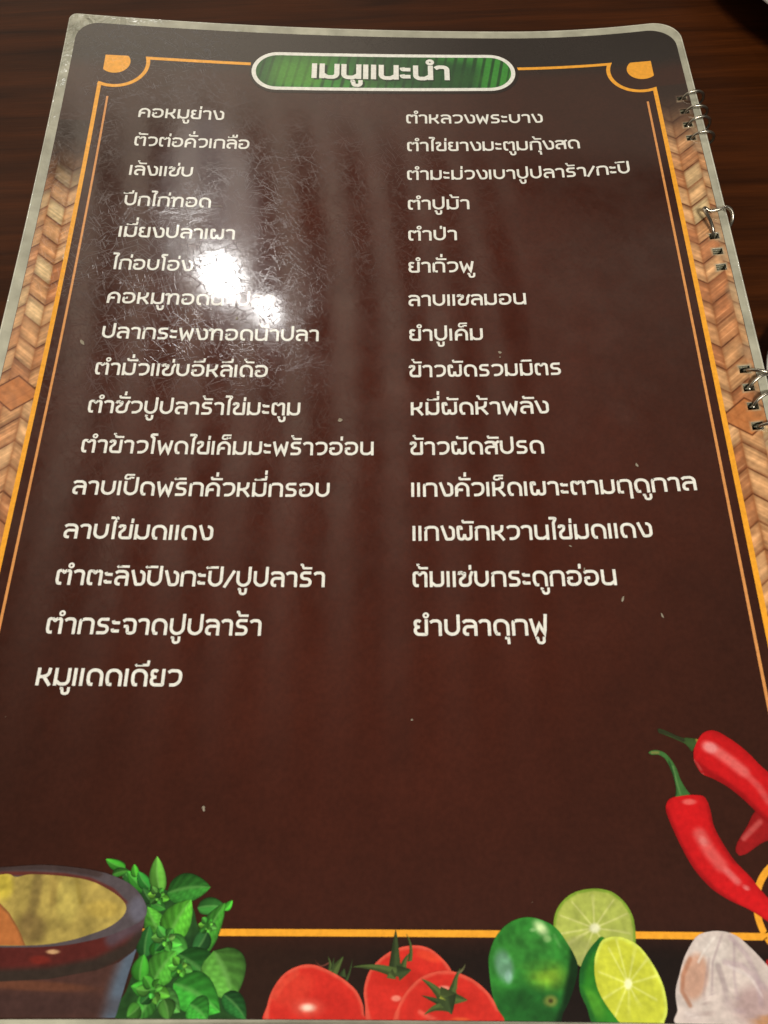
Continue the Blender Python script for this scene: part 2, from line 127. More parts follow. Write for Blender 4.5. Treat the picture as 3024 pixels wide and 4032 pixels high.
('fan', 'printed_cut_face', '', [[0.019, 19.499], [0.071, 19.344], [0.176, 19.187], [0.33, 19.128], [0.521, 19.137], [0.768, 19.259], [0.964, 19.527], [1.082, 19.816], [1.104, 20.113], [1.043, 20.284], [0.932, 20.378], [0.426, 20.379], [0.221, 20.199], [0.062, 19.954], [0.006, 19.728]], [0.527, 19.798], (196, 202, 62), [('s', [[0.019, 19.499], [0.071, 19.344], [0.176, 19.187], [0.33, 19.128], [0.521, 19.137], [0.768, 19.259], [0.964, 19.527], [1.082, 19.816], [1.104, 20.113], [1.043, 20.284], [0.932, 20.378]], 0.076, (208, 222, 92), 0.9), ('s', [[0.527, 19.798], [0.949, 20.014]], 0.031, (218, 224, 120), 0.75), ('s', [[0.527, 19.798], [0.771, 20.287]], 0.031, (218, 224, 120), 0.75), ('s', [[0.527, 19.798], [0.494, 20.436]], 0.031, (218, 224, 120), 0.75), ('s', [[0.527, 19.798], [0.19, 20.358]], 0.031, (218, 224, 120), 0.75), ('s', [[0.527, 19.798], [0.046, 20.026]], 0.031, (218, 224, 120), 0.75), ('s', [[0.527, 19.798], [0.077, 19.633]], 0.031, (218, 224, 120), 0.75), ('s', [[0.527, 19.798], [0.273, 19.292]], 0.031, (218, 224, 120), 0.75), ('s', [[0.527, 19.798], [0.414, 19.173]], 0.031, (218, 224, 120), 0.75), ('s', [[0.527, 19.798], [0.75, 19.152]], 0.031, (218, 224, 120), 0.75), ('s', [[0.527, 19.798], [0.953, 19.368]], 0.031, (218, 224, 120), 0.75), ('s', [[0.527, 19.798], [1.017, 19.679]], 0.031, (218, 224, 120), 0.75), ('b', [0.527, 19.798, 0.069, -0.001, -0.011, 0.085], (238, 240, 190), 0.95, 0.6)], True, 0.12, 4),
('fan', 'printed_garlic', 'printed pale garlic bulb at the lower right', [[1.269, 19.888], [1.36, 19.662], [1.465, 19.432], [1.612, 19.224], [1.747, 19.092], [1.957, 19.032], [2.184, 19.035], [2.37, 19.105], [2.539, 19.257], [2.677, 19.413], [2.786, 19.562], [2.915, 19.881], [2.826, 20.33], [1.31, 20.364], [1.261, 20.135]], [2.011, 19.726], (204, 190, 184), [('b', [1.909, 19.323, 0.339, -0.005, -0.042, 0.255], (214, 204, 198), 0.7, 0.6), ('b', [2.501, 20.061, 0.406, -0.01, -0.058, 0.314], (168, 138, 138), 0.7, 0.6), ('b', [1.597, 19.683, 0.197, 0.022, -0.101, 0.322], (196, 152, 130), 0.9, 0.4), ('s', [[1.565, 19.43], [1.417, 19.661], [1.368, 19.887], [1.465, 20.082]], 0.069, (168, 112, 84), 0.7), ('s', [[2.256, 19.112], [2.464, 19.366], [2.575, 19.666], [2.56, 20.036]], 0.083, (172, 150, 158), 0.5), ('s', [[2.109, 19.473], [2.38, 19.519], [2.657, 19.813]], 0.09, (176, 154, 162), 0.5), ('s', [[1.988, 19.526], [2.049, 19.825], [1.966, 20.315]], 0.09, (152, 134, 138), 0.5), ('b', [1.508, 20.252, 0.167, -0.003, -0.019, 0.121], (196, 180, 178), 0.5, 0.6), ('b', [2.596, 20.276, 0.188, -0.005, -0.018, 0.096], (176, 120, 70), 0.7, 0.6), ('s', [[1.864, 19.426], [1.698, 19.931], [1.718, 20.32]], 0.048, (168, 146, 144), 0.5), ('s', [[2.118, 19.088], [1.912, 19.476], [1.824, 19.928]], 0.035, (176, 158, 160), 0.7), ('s', [[2.304, 19.163], [2.214, 19.673], [2.21, 20.165]], 0.041, (172, 150, 158), 0.45), ('s', [[2.0, 19.115], [1.795, 19.325], [1.686, 19.479]], 0.035, (226, 218, 212), 0.7), ('s', [[2.157, 19.523], [2.464, 19.668], [2.583, 19.913]], 0.048, (216, 204, 204), 0.5), ('s', [[1.38, 20.181], [1.536, 20.251], [1.629, 20.358]], 0.048, (220, 208, 204), 0.6)], True, 0.1, 2),
('rib', 'printed_chilli', 'printed tip of a red chilli beside the garlic', [[2.765, 19.411], [2.741, 19.512], [2.849, 19.66]], [[2.787, 19.474], [2.898, 19.409], [3.124, 19.505]], (176, 26, 30), [], 1),
('rib', 'printed_chilli', 'printed red chilli tip lying under the other chillies', [[2.606, 17.887], [2.562, 17.819], [2.604, 17.7], [2.691, 17.58], [2.823, 17.419], [2.963, 17.217], [3.211, 16.992]], [[2.636, 17.887], [2.734, 17.857], [2.882, 17.768], [2.997, 17.699], [3.128, 17.649], [3.28, 17.6], [3.437, 17.52]], (150, 24, 26), [('s', [[2.725, 17.62], [3.04, 17.359]], 0.087, (190, 84, 80), 0.8)], 1),
('rib', 'printed_chilli', 'printed red chilli at the right edge, the upper one', [[2.14, 16.132], [2.118, 16.219], [2.11, 16.328], [2.141, 16.436], [2.218, 16.565], [2.407, 16.656], [2.638, 16.805], [2.872, 17.032], [3.042, 17.237], [3.178, 17.389], [3.402, 17.698]], [[2.236, 15.968], [2.341, 15.858], [2.481, 15.811], [2.607, 15.842], [2.725, 15.919], [2.878, 16.036], [3.06, 16.219], [3.214, 16.421], [3.352, 16.575], [3.565, 16.87], [3.743, 17.199]], (196, 24, 28), [('s', [[2.147, 16.393], [2.358, 16.566], [2.737, 16.844], [3.183, 17.359]], 0.121, (150, 18, 22), 0.7), ('s', [[2.37, 16.09], [2.529, 16.18], [2.737, 16.355], [2.919, 16.529]], 0.194, (222, 116, 112), 0.75), ('s', [[2.919, 16.529], [3.126, 16.784], [3.245, 17.033]], 0.121, (210, 90, 88), 0.7), ('b', [2.432, 16.113, 0.115, 0.046, -0.048, 0.092], (228, 150, 150), 0.7, 0.6), ('s', [[2.11, 16.328], [2.228, 16.566]], 0.029, (230, 120, 110), 0.7)], 2),
('rib', 'printed_stalk', '', [[1.547, 15.781], [1.598, 15.775], [1.746, 15.835], [1.871, 15.897], [1.997, 15.943], [2.02, 15.936], [2.107, 15.944], [2.194, 15.956], [2.236, 15.968]], [[1.561, 15.849], [1.591, 15.856], [1.726, 15.911], [1.839, 15.963], [1.963, 16.024], [2.004, 16.047], [2.049, 16.109], [2.094, 16.175], [2.119, 16.154]], (58, 84, 42), [('s', [[1.549, 15.804], [1.763, 15.873], [1.97, 15.976]], 0.073, (44, 48, 30), 0.9), ('b', [2.236, 15.968, 0.048, 0.001, -0.01, 0.066], (190, 150, 60), 0.8, 0.6)], 3),
('rib', 'printed_chilli', 'printed red chilli at the right edge, the lower one', [[1.718, 16.933], [1.581, 16.985], [1.518, 17.079], [1.502, 17.173], [1.516, 17.255], [1.561, 17.419], [1.665, 17.722], [1.821, 18.077], [2.061, 18.385], [2.334, 18.572], [2.612, 18.701], [2.885, 18.883], [3.164, 19.097]], [[1.959, 16.911], [2.16, 16.929], [2.224, 17.019], [2.247, 17.112], [2.259, 17.235], [2.271, 17.419], [2.349, 17.64], [2.512, 17.956], [2.721, 18.207], [2.847, 18.397], [2.962, 18.547], [3.183, 18.805], [3.291, 19.041]], (200, 24, 28), [('s', [[1.508, 17.193], [1.662, 17.742], [1.839, 18.096], [2.098, 18.403], [2.421, 18.647]], 0.109, (150, 18, 22), 0.6), ('s', [[2.247, 17.112], [2.278, 17.439], [2.377, 17.72], [2.536, 17.995]], 0.097, (158, 18, 22), 0.6), ('s', [[2.017, 17.561], [2.132, 17.82], [2.283, 18.036]], 0.23, (214, 100, 96), 0.75), ('s', [[2.369, 18.132], [2.505, 18.286]], 0.121, (220, 120, 118), 0.75), ('b', [2.63, 18.38, 0.04, 0.036, -0.031, 0.029], (224, 130, 128), 0.8, 0.6), ('b', [1.919, 17.028, 0.128, 0.0, -0.008, 0.054], (226, 110, 104), 0.8, 0.6), ('b', [2.053, 17.661, 0.059, -0.03, 0.035, 0.079], (226, 140, 136), 0.6, 0.6)], 4),
('rib', 'printed_stalk', '', [[1.328, 16.191], [1.389, 16.158], [1.501, 16.152], [1.627, 16.204], [1.72, 16.325], [1.786, 16.477], [1.826, 16.648], [1.89, 16.797], [1.959, 16.907]], [[1.369, 16.224], [1.401, 16.231], [1.501, 16.231], [1.593, 16.285], [1.65, 16.385], [1.692, 16.519], [1.718, 16.669], [1.726, 16.807], [1.695, 16.944]], (62, 108, 54), [('s', [[1.395, 16.191], [1.506, 16.192]], 0.049, (150, 130, 70), 0.6), ('s', [[1.726, 16.433], [1.754, 16.691], [1.788, 16.902]], 0.034, (96, 140, 80), 0.7), ('s', [[1.673, 16.346], [1.718, 16.562], [1.712, 16.902]], 0.034, (34, 66, 34), 0.7)], 5),
]
SPECKS=[(-0.827, 7.36, 0.05, 0.03, 0.3), (-6.666, 17.16, 0.05, 0.025, 1.4), (-10.432, 7.141, 0.09, 0.045, 0.9), (-4.451, 9.121, 0.05, 0.05, 0), (1.869, 10.351, 0.05, 0.03, 1.2), (-0.835, 7.487, 0.02, 0.02, 0), (0.321, 12.15, 0.03, 0.015, 0.5), (1.228, 13.296, 0.02, 0.06, 0.4), (0.549, 12.653, 0.015, 0.05, 0.2), (1.931, 13.643, 0.015, 0.05, -0.3), (-7.705, 2.947, 0.16, 0.008, 0.02), (-6.954, 6.367, 0.035, 0.05, 0.2), (-2.936, 15.598, 0.02, 0.02, 0)]

K = 0.01228                      # metres per menu row; the sheet is 210 x 297 mm
U0, V0 = -3.75, 8.5
scene = bpy.context.scene
C = scene.collection

# ---------------------------------------------------------------- camera
cam_d = bpy.data.cameras.new('camera'); cam = bpy.data.objects.new('camera', cam_d); C.objects.link(cam)
R = Matrix(ROT).transposed().to_4x4()
R.translation = Vector(((CAM[0]-U0)*K, (CAM[1]+V0)*K, CAM[2]*K))
cam.matrix_world = R
cam_d.sensor_fit = 'VERTICAL'; cam_d.sensor_height = 36.0; cam_d.sensor_width = 27.0
cam_d.lens = 3028.0/4032.0*36.0
cam_d.clip_start = 0.01; cam_d.clip_end = 20
cam_d.dof.use_dof = True; cam_d.dof.focus_distance = 0.245; cam_d.dof.aperture_fstop = 26
scene.camera = cam

# ---------------------------------------------------------------- light of the room
w = bpy.data.worlds.new('World'); scene.world = w; w.use_nodes = True
nt = w.node_tree; N = nt.nodes; Lk = nt.links
for n in list(N): N.remove(n)
def wn(t, **k):
    n = N.new(t)
    for a, b in k.items(): setattr(n, a, b)
    return n
def wm(op, a, b=None, c=None, clamp=False):
    n = wn('ShaderNodeMath', operation=op, use_clamp=clamp)
    for i, x in enumerate((a, b, c)):
        if x is None: continue
        if isinstance(x, (int, float)): n.inputs[i].default_value = x
        else: Lk.new(x, n.inputs[i])
    return n.outputs[0]
def wstep(x, a, b):
    n = wn('ShaderNodeMapRange', interpolation_type='SMOOTHSTEP')
    Lk.new(x, n.inputs[0]); n.inputs[1].default_value = a; n.inputs[2].default_value = b
    return n.outputs[0]
tc = wn('ShaderNodeTexCoord'); sep = wn('ShaderNodeSeparateXYZ'); Lk.new(tc.outputs['Generated'], sep.inputs[0])
dz = wm('MAXIMUM', sep.outputs[2], 0.05)
cx = wm('DIVIDE', sep.outputs[0], dz); cy = wm('DIVIDE', sep.outputs[1], dz)       # point on a level ceiling
nz = wn('ShaderNodeTexNoise'); Lk.new(tc.outputs['Generated'], nz.inputs['Vector']); nz.inputs['Scale'].default_value = 9
wob = wm('MULTIPLY', wm('SUBTRACT', nz.outputs[0], 0.5), 0.014)
sx = wm('DIVIDE', wm('ADD', wm('ADD', cx, 0.148), wob), 0.058)
saw = wm('FRACT', sx)
tri = wm('ABSOLUTE', wm('SUBTRACT', wm('FRACT', wm('ADD', sx, 0.5)), 0.5))           # 0 on a slat centre
slat = wstep(tri, 0.33, 0.14)
edge = wm('ADD', 1.03, wm('MULTIPLY', cx, 0.25))
full = wstep(wm('SUBTRACT', cy, edge), -0.05, 0.07)
near = wstep(cy, 0.0, 0.85)
left = wstep(cx, 0.22, -0.22)
rgt = wm('SUBTRACT', 1.0, wm('MULTIPLY', wstep(cx, 0.02, 0.30), 0.55))
far = wm('SUBTRACT', 1.0, wm('MULTIPLY', wstep(cy, 1.25, 1.9), 0.75))
body = wm('MULTIPLY', wm('MAXIMUM', slat, full), near)
gain = wm('MULTIPLY', wm('MULTIPLY', body, wm('MULTIPLY', rgt, far)), wm('ADD', wm('MULTIPLY', left, WLEFT), WBASE))
bgc = wn('ShaderNodeMixRGB'); bgc.inputs[1].default_value = (1.0, 0.86, 0.68, 1); bgc.inputs[2].default_value = (1.0, 0.86, 0.66, 1)
tot = wm('ADD', gain, WAMB)
bg = wn('ShaderNodeBackground'); Lk.new(bgc.outputs[0], bg.inputs[0]); Lk.new(tot, bg.inputs[1])
wo = wn('ShaderNodeOutputWorld'); Lk.new(bg.outputs[0], wo.inputs[0])

def lamp(name, px, py, h, size, power, col):
    d = bpy.data.lights.new(name, 'AREA'); d.shape = 'DISK'; d.size = size; d.energy = power; d.color = col
    if name.endswith('shade'): d.shape = 'ELLIPSE'; d.size_y = size*2.3
    o = bpy.data.objects.new(name, d); C.objects.link(o); o.location = (px, py, h)
    return o
# two bulbs of the ceiling fitting whose glare lies on the sheet
lamp('ceiling_lamp', *LAMP1); lamp('ceiling_lamp', *LAMP2)
# the other lamps of the room, above and behind the photographer
lamp('room_lamp', *LAMP3)
lamp('added_haze_shade', *HAZE_LIGHT)  # soft ellipse light added to spread haze round the bulbs' glare; no known lampshade
scene.view_settings.view_transform = 'Standard'; scene.view_settings.look = 'None'
scene.view_settings.exposure = EXPO; scene.view_settings.gamma = 1

# ---------------------------------------------------------------- helpers
def lin(c):
    return tuple(((x/255)/12.92 if x/255 <= .04045 else ((x/255+.055)/1.055)**2.4)*ALB for x in c[:3])
def nlin(a):
    a = np.asarray(a, float)/255; return np.where(a <= .04045, a/12.92, ((a+.055)/1.055)**2.4)*ALB
def lift(u, v):
    t = np.clip((9-v)/9, 0, None); s = u/8.0; k = LIFT
    return (k[0]*s*s+k[1]*s+k[2])*t**2+(k[3]*s*s)*t+k[4]*np.clip(-s, 0, None)**2+k[5]*np.clip(s, 0, None)**2
def W(u, v, dz=0.0):
    u = np.asarray(u, float); v = np.asarray(v, float)
    return np.stack([(u-U0)*K, (V0-v)*K, lift(u, v)*K+dz], -1)
def link(name, me, mat, parent=None, label=None, cat=None, group=None, kind=None):
    o = bpy.data.objects.new(name, me); C.objects.link(o)
    if mat: me.materials.append(mat)
    if parent: o.parent = parent
    if label: o['label'] = label
    if cat: o['category'] = cat
    if group: o['group'] = group
    if kind: o['kind'] = kind
    return o
def mesh(name, vs, fs, cols=None, smooth=True):
    me = bpy.data.meshes.new(name); me.from_pydata([tuple(map(float, p)) for p in vs], [], [tuple(map(int, f)) for f in fs])
    if cols is not None:
        a = me.color_attributes.new('Col', 'FLOAT_COLOR', 'POINT')
        c = np.ones((len(vs), 4), np.float32); c[:, :3] = cols; a.data.foreach_set('color', c.ravel())
    if smooth: me.polygons.foreach_set('use_smooth', [True]*len(me.polygons))
    me.update(); return me
def face_up(vs, fs):
    out = []
    for f in fs:
        a, b, c = vs[f[0]], vs[f[1]], vs[f[2]]
        n = (b[0]-a[0])*(c[1]-a[1])-(b[1]-a[1])*(c[0]-a[0])
        out.append(f if n > 0 else f[::-1])
    return out

# ---------------------------------------------------------------- materials
def gloss_group():
    """fine relief of the laminate film: waves, dents, scratches (metres in, normals out)"""
    g = bpy.data.node_groups.new('laminate_relief', 'ShaderNodeTree')
    g.interface.new_socket('Coat', in_out='OUTPUT', socket_type='NodeSocketVector')
    g.interface.new_socket('Base', in_out='OUTPUT', socket_type='NodeSocketVector')
    g.interface.new_socket('Rough', in_out='OUTPUT', socket_type='NodeSocketFloat')
    n = g.nodes; l = g.links
    pos = n.new('ShaderNodeNewGeometry').outputs['Position']
    def noise(scale, detail=2, vec=None, rough=.5, dist=0.):
        t = n.new('ShaderNodeTexNoise'); l.new(vec or pos, t.inputs['Vector']); t.inputs['Scale'].default_value = scale
        t.inputs['Detail'].default_value = detail; t.inputs['Roughness'].default_value = rough; t.inputs['Distortion'].default_value = dist
        return t.outputs[0]
    def m(op, a, b, clamp=False):
        t = n.new('ShaderNodeMath'); t.operation = op; t.use_clamp = clamp
        for i, x in enumerate((a, b)):
            if isinstance(x, (int, float)): t.inputs[i].default_value = x
            else: l.new(x, t.inputs[i])
        return t.outputs[0]
    def scratch(ang, sx, sy, th, wd):
        mp = n.new('ShaderNodeMapping'); mp.vector_type = 'TEXTURE'; mp.inputs['Rotation'].default_value = (0, 0, math.radians(ang)); mp.inputs['Scale'].default_value = (1/sx, 1/sy, .01); mp.inputs['Location'].default_value = (ang*.013, ang*.007, 0)
        l.new(pos, mp.inputs['Vector'])
        a = noise(1.0, 0, mp.outputs[0])
        r = n.new('ShaderNodeMapRange'); r.interpolation_type = 'SMOOTHSTEP'; l.new(a, r.inputs[0]); r.inputs[1].default_value = th; r.inputs[2].default_value = th+wd
        return r.outputs[0]
    s = scratch(25, 90, 2600, .735, .04)
    for a, b, c, d in ((-38, 100, 2400, .735), (68, 140, 2600, .74), (-8, 160, 2600, .74), (48, 260, 2600, .735), (-70, 280, 2400, .735), (110, 200, 2400, .735), (12, 300, 2600, .735), (-55, 120, 3000, .74)):
        s = m('MAXIMUM', s, scratch(a, b, c, d, .03))
    patch = n.new('ShaderNodeMapRange'); patch.interpolation_type = 'SMOOTHSTEP'
    l.new(noise(16, 3), patch.inputs[0]); patch.inputs[1].default_value = .33; patch.inputs[2].default_value = .60
    s = m('MULTIPLY', s, patch.outputs[0])
    # wear is heavier in the upper left of the sheet
    sp = n.new('ShaderNodeSeparateXYZ'); l.new(pos, sp.inputs[0])
    wr = n.new('ShaderNodeMapRange'); wr.interpolation_type = 'SMOOTHSTEP'; l.new(m('SUBTRACT', sp.outputs[1], sp.outputs[0]), wr.inputs[0])
    wr.inputs[1].default_value = -0.03; wr.inputs[2].default_value = 0.10; wr.inputs[3].default_value = .12; wr.inputs[4].default_value = 1.0
    s = m('MULTIPLY', s, wr.outputs[0])
    h = m('MULTIPLY', noise(34, 2), HW1)
    h = m('ADD', h, m('MULTIPLY', noise(130, 3), HW2))
    h = m('ADD', h, m('MULTIPLY', m('MULTIPLY', noise(520, 3, rough=.65), wr.outputs[0]), HW3))
    mp = n.new('ShaderNodeMapping'); mp.vector_type = 'TEXTURE'; mp.inputs['Rotation'].default_value = (0, 0, -.6); mp.inputs['Scale'].default_value = (1/260, 1/900, .01); l.new(pos, mp.inputs['Vector'])
    h = m('ADD', h, m('MULTIPLY', m('MULTIPLY', noise(1, 3, mp.outputs[0]), wr.outputs[0]), HW4))
    h = m('SUBTRACT', h, m('MULTIPLY', s, HWS))
    b = n.new('ShaderNodeBump'); b.inputs['Strength'].default_value = 1; b.inputs['Distance'].default_value = 1; l.new(h, b.inputs['Height'])
    b2 = n.new('ShaderNodeBump'); b2.inputs['Strength'].default_value = 1; b2.inputs['Distance'].default_value = .5; l.new(h, b2.inputs['Height'])
    rg = n.new('ShaderNodeMapRange'); l.new(noise(70, 4, rough=.7), rg.inputs[0]); rg.inputs[1].default_value = .35; rg.inputs[2].default_value = .7
    rg.inputs[3].default_value = CR0; rg.inputs[4].default_value = CR1
    ro = m('ADD', rg.outputs[0], m('MULTIPLY', s, .25))
    go = n.new('NodeGroupOutput'); l.new(b.outputs[0], go.inputs['Coat']); l.new(b2.outputs[0], go.inputs['Base']); l.new(ro, go.inputs['Rough'])
    return g
GG = gloss_group()
def laminated(name, col=None, attr=False, spec=.06, rough=BROUGH, mott=0.0):
    m = bpy.data.materials.new(name); m.use_nodes = True; n = m.node_tree.nodes; l = m.node_tree.links
    p = n['Principled BSDF']
    if attr:
        a = n.new('ShaderNodeVertexColor'); a.layer_name = 'Col'; src = a.outputs[0]
    else:
        rgb = n.new('ShaderNodeRGB'); rgb.outputs[0].default_value = (*lin(col), 1); src = rgb.outputs[0]
    t = n.new('ShaderNodeTexNoise'); t.inputs['Scale'].default_value = 900; t.inputs['Detail'].default_value = 2
    geo = n.new('ShaderNodeNewGeometry'); l.new(geo.outputs['Position'], t.inputs['Vector'])
    r = n.new('ShaderNodeMapRange'); l.new(t.outputs[0], r.inputs[0]); r.inputs[1].default_value = .3; r.inputs[2].default_value = .7
    r.inputs[3].default_value = 1-.10-mott; r.inputs[4].default_value = 1+.10+mott
    mx = n.new('ShaderNodeVectorMath'); mx.operation = 'SCALE'; l.new(src, mx.inputs[0]); l.new(r.outputs[0], mx.inputs['Scale'])
    l.new(mx.outputs[0], p.inputs['Base Color'])
    g = n.new('ShaderNodeGroup'); g.node_tree = GG
    p.inputs['Roughness'].default_value = rough; p.inputs['Specular IOR Level'].default_value = spec
    p.inputs['Coat Weight'].default_value = 1; p.inputs['Coat IOR'].default_value = 1.5
    l.new(g.outputs['Rough'], p.inputs['Coat Roughness']); l.new(g.outputs['Coat'], p.inputs['Coat Normal']); l.new(g.outputs['Base'], p.inputs['Normal'])
    return m
M_print = laminated('laminated_print', attr=True)
M_white = laminated('laminated_white_ink', (232, 231, 222))
M_orange = laminated('laminated_orange_ink', (238, 164, 48))
M_thin = laminated('laminated_pale_orange_ink', (214, 146, 84))
def plastic(name, col, alpha, rough):
    m = bpy.data.materials.new(name); m.use_nodes = True; n = m.node_tree.nodes; l = m.node_tree.links
    p = n['Principled BSDF']
    geo = n.new('ShaderNodeNewGeometry')
    t = n.new('ShaderNodeTexNoise'); t.inputs['Scale'].default_value = 120; t.inputs['Detail'].default_value = 4; l.new(geo.outputs['Position'], t.inputs['Vector'])
    cr = n.new('ShaderNodeValToRGB'); l.new(t.outputs[0], cr.inputs[0])
    c = lin(col); cr.color_ramp.elements[0].position = .3; cr.color_ramp.elements[1].position = .75
    cr.color_ramp.elements[0].color = (*[x*.72 for x in c], 1); cr.color_ramp.elements[1].color = (*[min(1, x*1.2) for x in c], 1)
    l.new(cr.outputs[0], p.inputs['Base Color'])
    t2 = n.new('ShaderNodeTexNoise'); t2.inputs['Scale'].default_value = 160; t2.inputs['Detail'].default_value = 3; t2.inputs['Distortion'].default_value = 1.0; l.new(geo.outputs['Position'], t2.inputs['Vector'])
    b = n.new('ShaderNodeBump'); b.inputs['Distance'].default_value = 1; b.inputs['Strength'].default_value = 1
    # crumpled where the corner has been bent
    vd = n.new('ShaderNodeVectorMath'); vd.operation = 'DISTANCE'; l.new(geo.outputs['Position'], vd.inputs[0]); vd.inputs[1].default_value = (-.1040, .147, .01)
    cm = n.new('ShaderNodeMapRange'); cm.interpolation_type = 'SMOOTHSTEP'; l.new(vd.outputs['Value'], cm.inputs[0]); cm.inputs[1].default_value = .034; cm.inputs[2].default_value = .004; cm.inputs[3].default_value = 3.5e-4; cm.inputs[4].default_value = 3.2e-3
    hm = n.new('ShaderNodeMath'); hm.operation = 'MULTIPLY'; l.new(t2.outputs[0], hm.inputs[0]); l.new(cm.outputs[0], hm.inputs[1]); l.new(hm.outputs[0], b.inputs['Height'])
    l.new(b.outputs[0], p.inputs['Normal'])
    p.inputs['Roughness'].default_value = rough; p.inputs['Alpha'].default_value = alpha
    p.inputs['Transmission Weight'].default_value = 0
    return m
M_film = plastic('clear_laminate_film', (184, 182, 162), .86, .18)
M_film2 = plastic('clear_laminate_film_under', (140, 136, 112), .95, .3)

M_edge = plastic('clear_laminate_lip', (206, 204, 186), .9, .12)
# ---------------------------------------------------------------- table
def wood():
    m = bpy.data.materials.new('dark_varnished_wood'); m.use_nodes = True; n = m.node_tree.nodes; l = m.node_tree.links
    p = n['Principled BSDF']; geo = n.new('ShaderNodeNewGeometry')
    mp = n.new('ShaderNodeMapping'); mp.inputs['Scale'].default_value = (9, 150, 1); mp.inputs['Rotation'].default_value = (0, 0, .03); l.new(geo.outputs['Position'], mp.inputs['Vector'])
    t = n.new('ShaderNodeTexNoise'); t.inputs['Scale'].default_value = 1; t.inputs['Detail'].default_value = 6; t.inputs['Roughness'].default_value = .6; t.inputs['Distortion'].default_value = .4; l.new(mp.outputs[0], t.inputs['Vector'])
    cr = n.new('ShaderNodeValToRGB'); l.new(t.outputs[0], cr.inputs[0]); e = cr.color_ramp.elements
    e[0].position = .30; e[0].color = (*lin((36, 15, 4)), 1); e[1].position = .72; e[1].color = (*lin((70, 33, 9)), 1)
    mp2 = n.new('ShaderNodeMapping'); mp2.inputs['Scale'].default_value = (60, 1400, 1); l.new(geo.outputs['Position'], mp2.inputs['Vector'])
    t2 = n.new('ShaderNodeTexNoise'); t2.inputs['Scale'].default_value = 1; t2.inputs['Detail'].default_value = 3; l.new(mp2.outputs[0], t2.inputs['Vector'])
    r = n.new('ShaderNodeMapRange'); l.new(t2.outputs[0], r.inputs[0]); r.inputs[1].default_value = .3; r.inputs[2].default_value = .75; r.inputs[3].default_value = .85; r.inputs[4].default_value = 1.15
    v = n.new('ShaderNodeVectorMath'); v.operation = 'SCALE'; l.new(cr.outputs[0], v.inputs[0]); l.new(r.outputs[0], v.inputs['Scale']); l.new(v.outputs[0], p.inputs['Base Color'])
    b = n.new('ShaderNodeBump'); b.inputs['Distance'].default_value = 2.5e-5; l.new(t2.outputs[0], b.inputs['Height'])
    l.new(b.outputs[0], p.inputs['Normal'])
    t3 = n.new('ShaderNodeTexNoise'); t3.inputs['Scale'].default_value = 30; t3.inputs['Detail'].default_value = 4; l.new(geo.outputs['Position'], t3.inputs['Vector'])
    r3 = n.new('ShaderNodeMapRange'); l.new(t3.outputs[0], r3.inputs[0]); r3.inputs[3].default_value = .30; r3.inputs[4].default_value = .52; l.new(r3.outputs[0], p.inputs['Roughness'])
    p.inputs['Specular IOR Level'].default_value = .07
    return m
ZT = -0.0052
M_wood = wood()
vs = []; fs = []
def box(vs, fs, x0, x1, y0, y1, z0, z1, b=.0):
    i = len(vs)
    vs += [(x0, y0, z0), (x1, y0, z0), (x1, y1, z0), (x0, y1, z0), (x0, y0, z1), (x1, y0, z1), (x1, y1, z1), (x0, y1, z1)]
    fs += [(i, i+3, i+2, i+1), (i+4, i+5, i+6, i+7), (i, i+1, i+5, i+4), (i+1, i+2, i+6, i+5), (i+2, i+3, i+7, i+6), (i+3, i, i+4, i+7)]
box(vs, fs, -.75, .75, -.45, .55, ZT-.03, ZT)
link('table_top', mesh('table_top', vs, fs, smooth=False), M_wood, kind='structure')

# ---------------------------------------------------------------- the menu
menu = bpy.data.objects.new('menu', None); C.objects.link(menu)
menu['label'] = 'laminated brown menu with white dish names, wire bound at right, flat on dark table'
menu['category'] = 'menu'
TH = 1.2e-5     # step between printed layers
HOLES = [(4.42, v) for v in (-.52, -.01, .49, .98, 4.34, 4.82, 5.30, 8.17, 8.64, 9.11, 9.60, 13.1, 13.6, 14.1)]
HW, HH = .112, .095
def edges_for(u0, u1, step, ends):
    a = list(np.arange(u0, u1, step))+[u1]
    for e in ends:
        if u0 < e < u1:
            a = [x for x in a if abs(x-e) > step*.35]+[e]
    return np.array(sorted(set(np.round(a, 5))))
def inhole(u, v):
    r = np.zeros(np.shape(u), bool)
    for a, b in HOLES: r |= (abs(u-a) < HW-1e-4) & (abs(v-b) < HH-1e-4)
    return r
def sheet(name, us, vs_, ext, dz, colf=None, holes=True, top=None):
    Ug, Vg = np.meshgrid(us, vs_)
    lo, hi = ext(Vg); Uc = np.clip(Ug, lo, hi)
    if top is not None: Vg = Vg+top(Uc, Vg)
    P = W(Uc, Vg, dz).reshape(-1, 3)
    nu, nv = len(us), len(vs_)
    fs = []
    idx = np.arange(nu*nv).reshape(nv, nu)
    uc = (Ug[:-1, :-1]+Ug[1:, 1:])/2; vc = (Vg[:-1, :-1]+Vg[1:, 1:])/2
    w_ = (Uc[:-1, 1:]-Uc[:-1, :-1])+(Uc[1:, 1:]-Uc[1:, :-1])
    ok = (w_ > 1e-5)
    if holes: ok &= ~inhole(uc, vc)
    j, i = np.nonzero(ok)
    F = np.stack([idx[j+1, i], idx[j+1, i+1], idx[j, i+1], idx[j, i]], 1)
    used = np.unique(F); mp = -np.ones(nu*nv, int); mp[used] = np.arange(len(used))
    cols = None
    if colf is not None: cols = colf(Uc.reshape(-1)[used], Vg.reshape(-1)[used])
    return mesh(name, P[used], mp[F], cols)
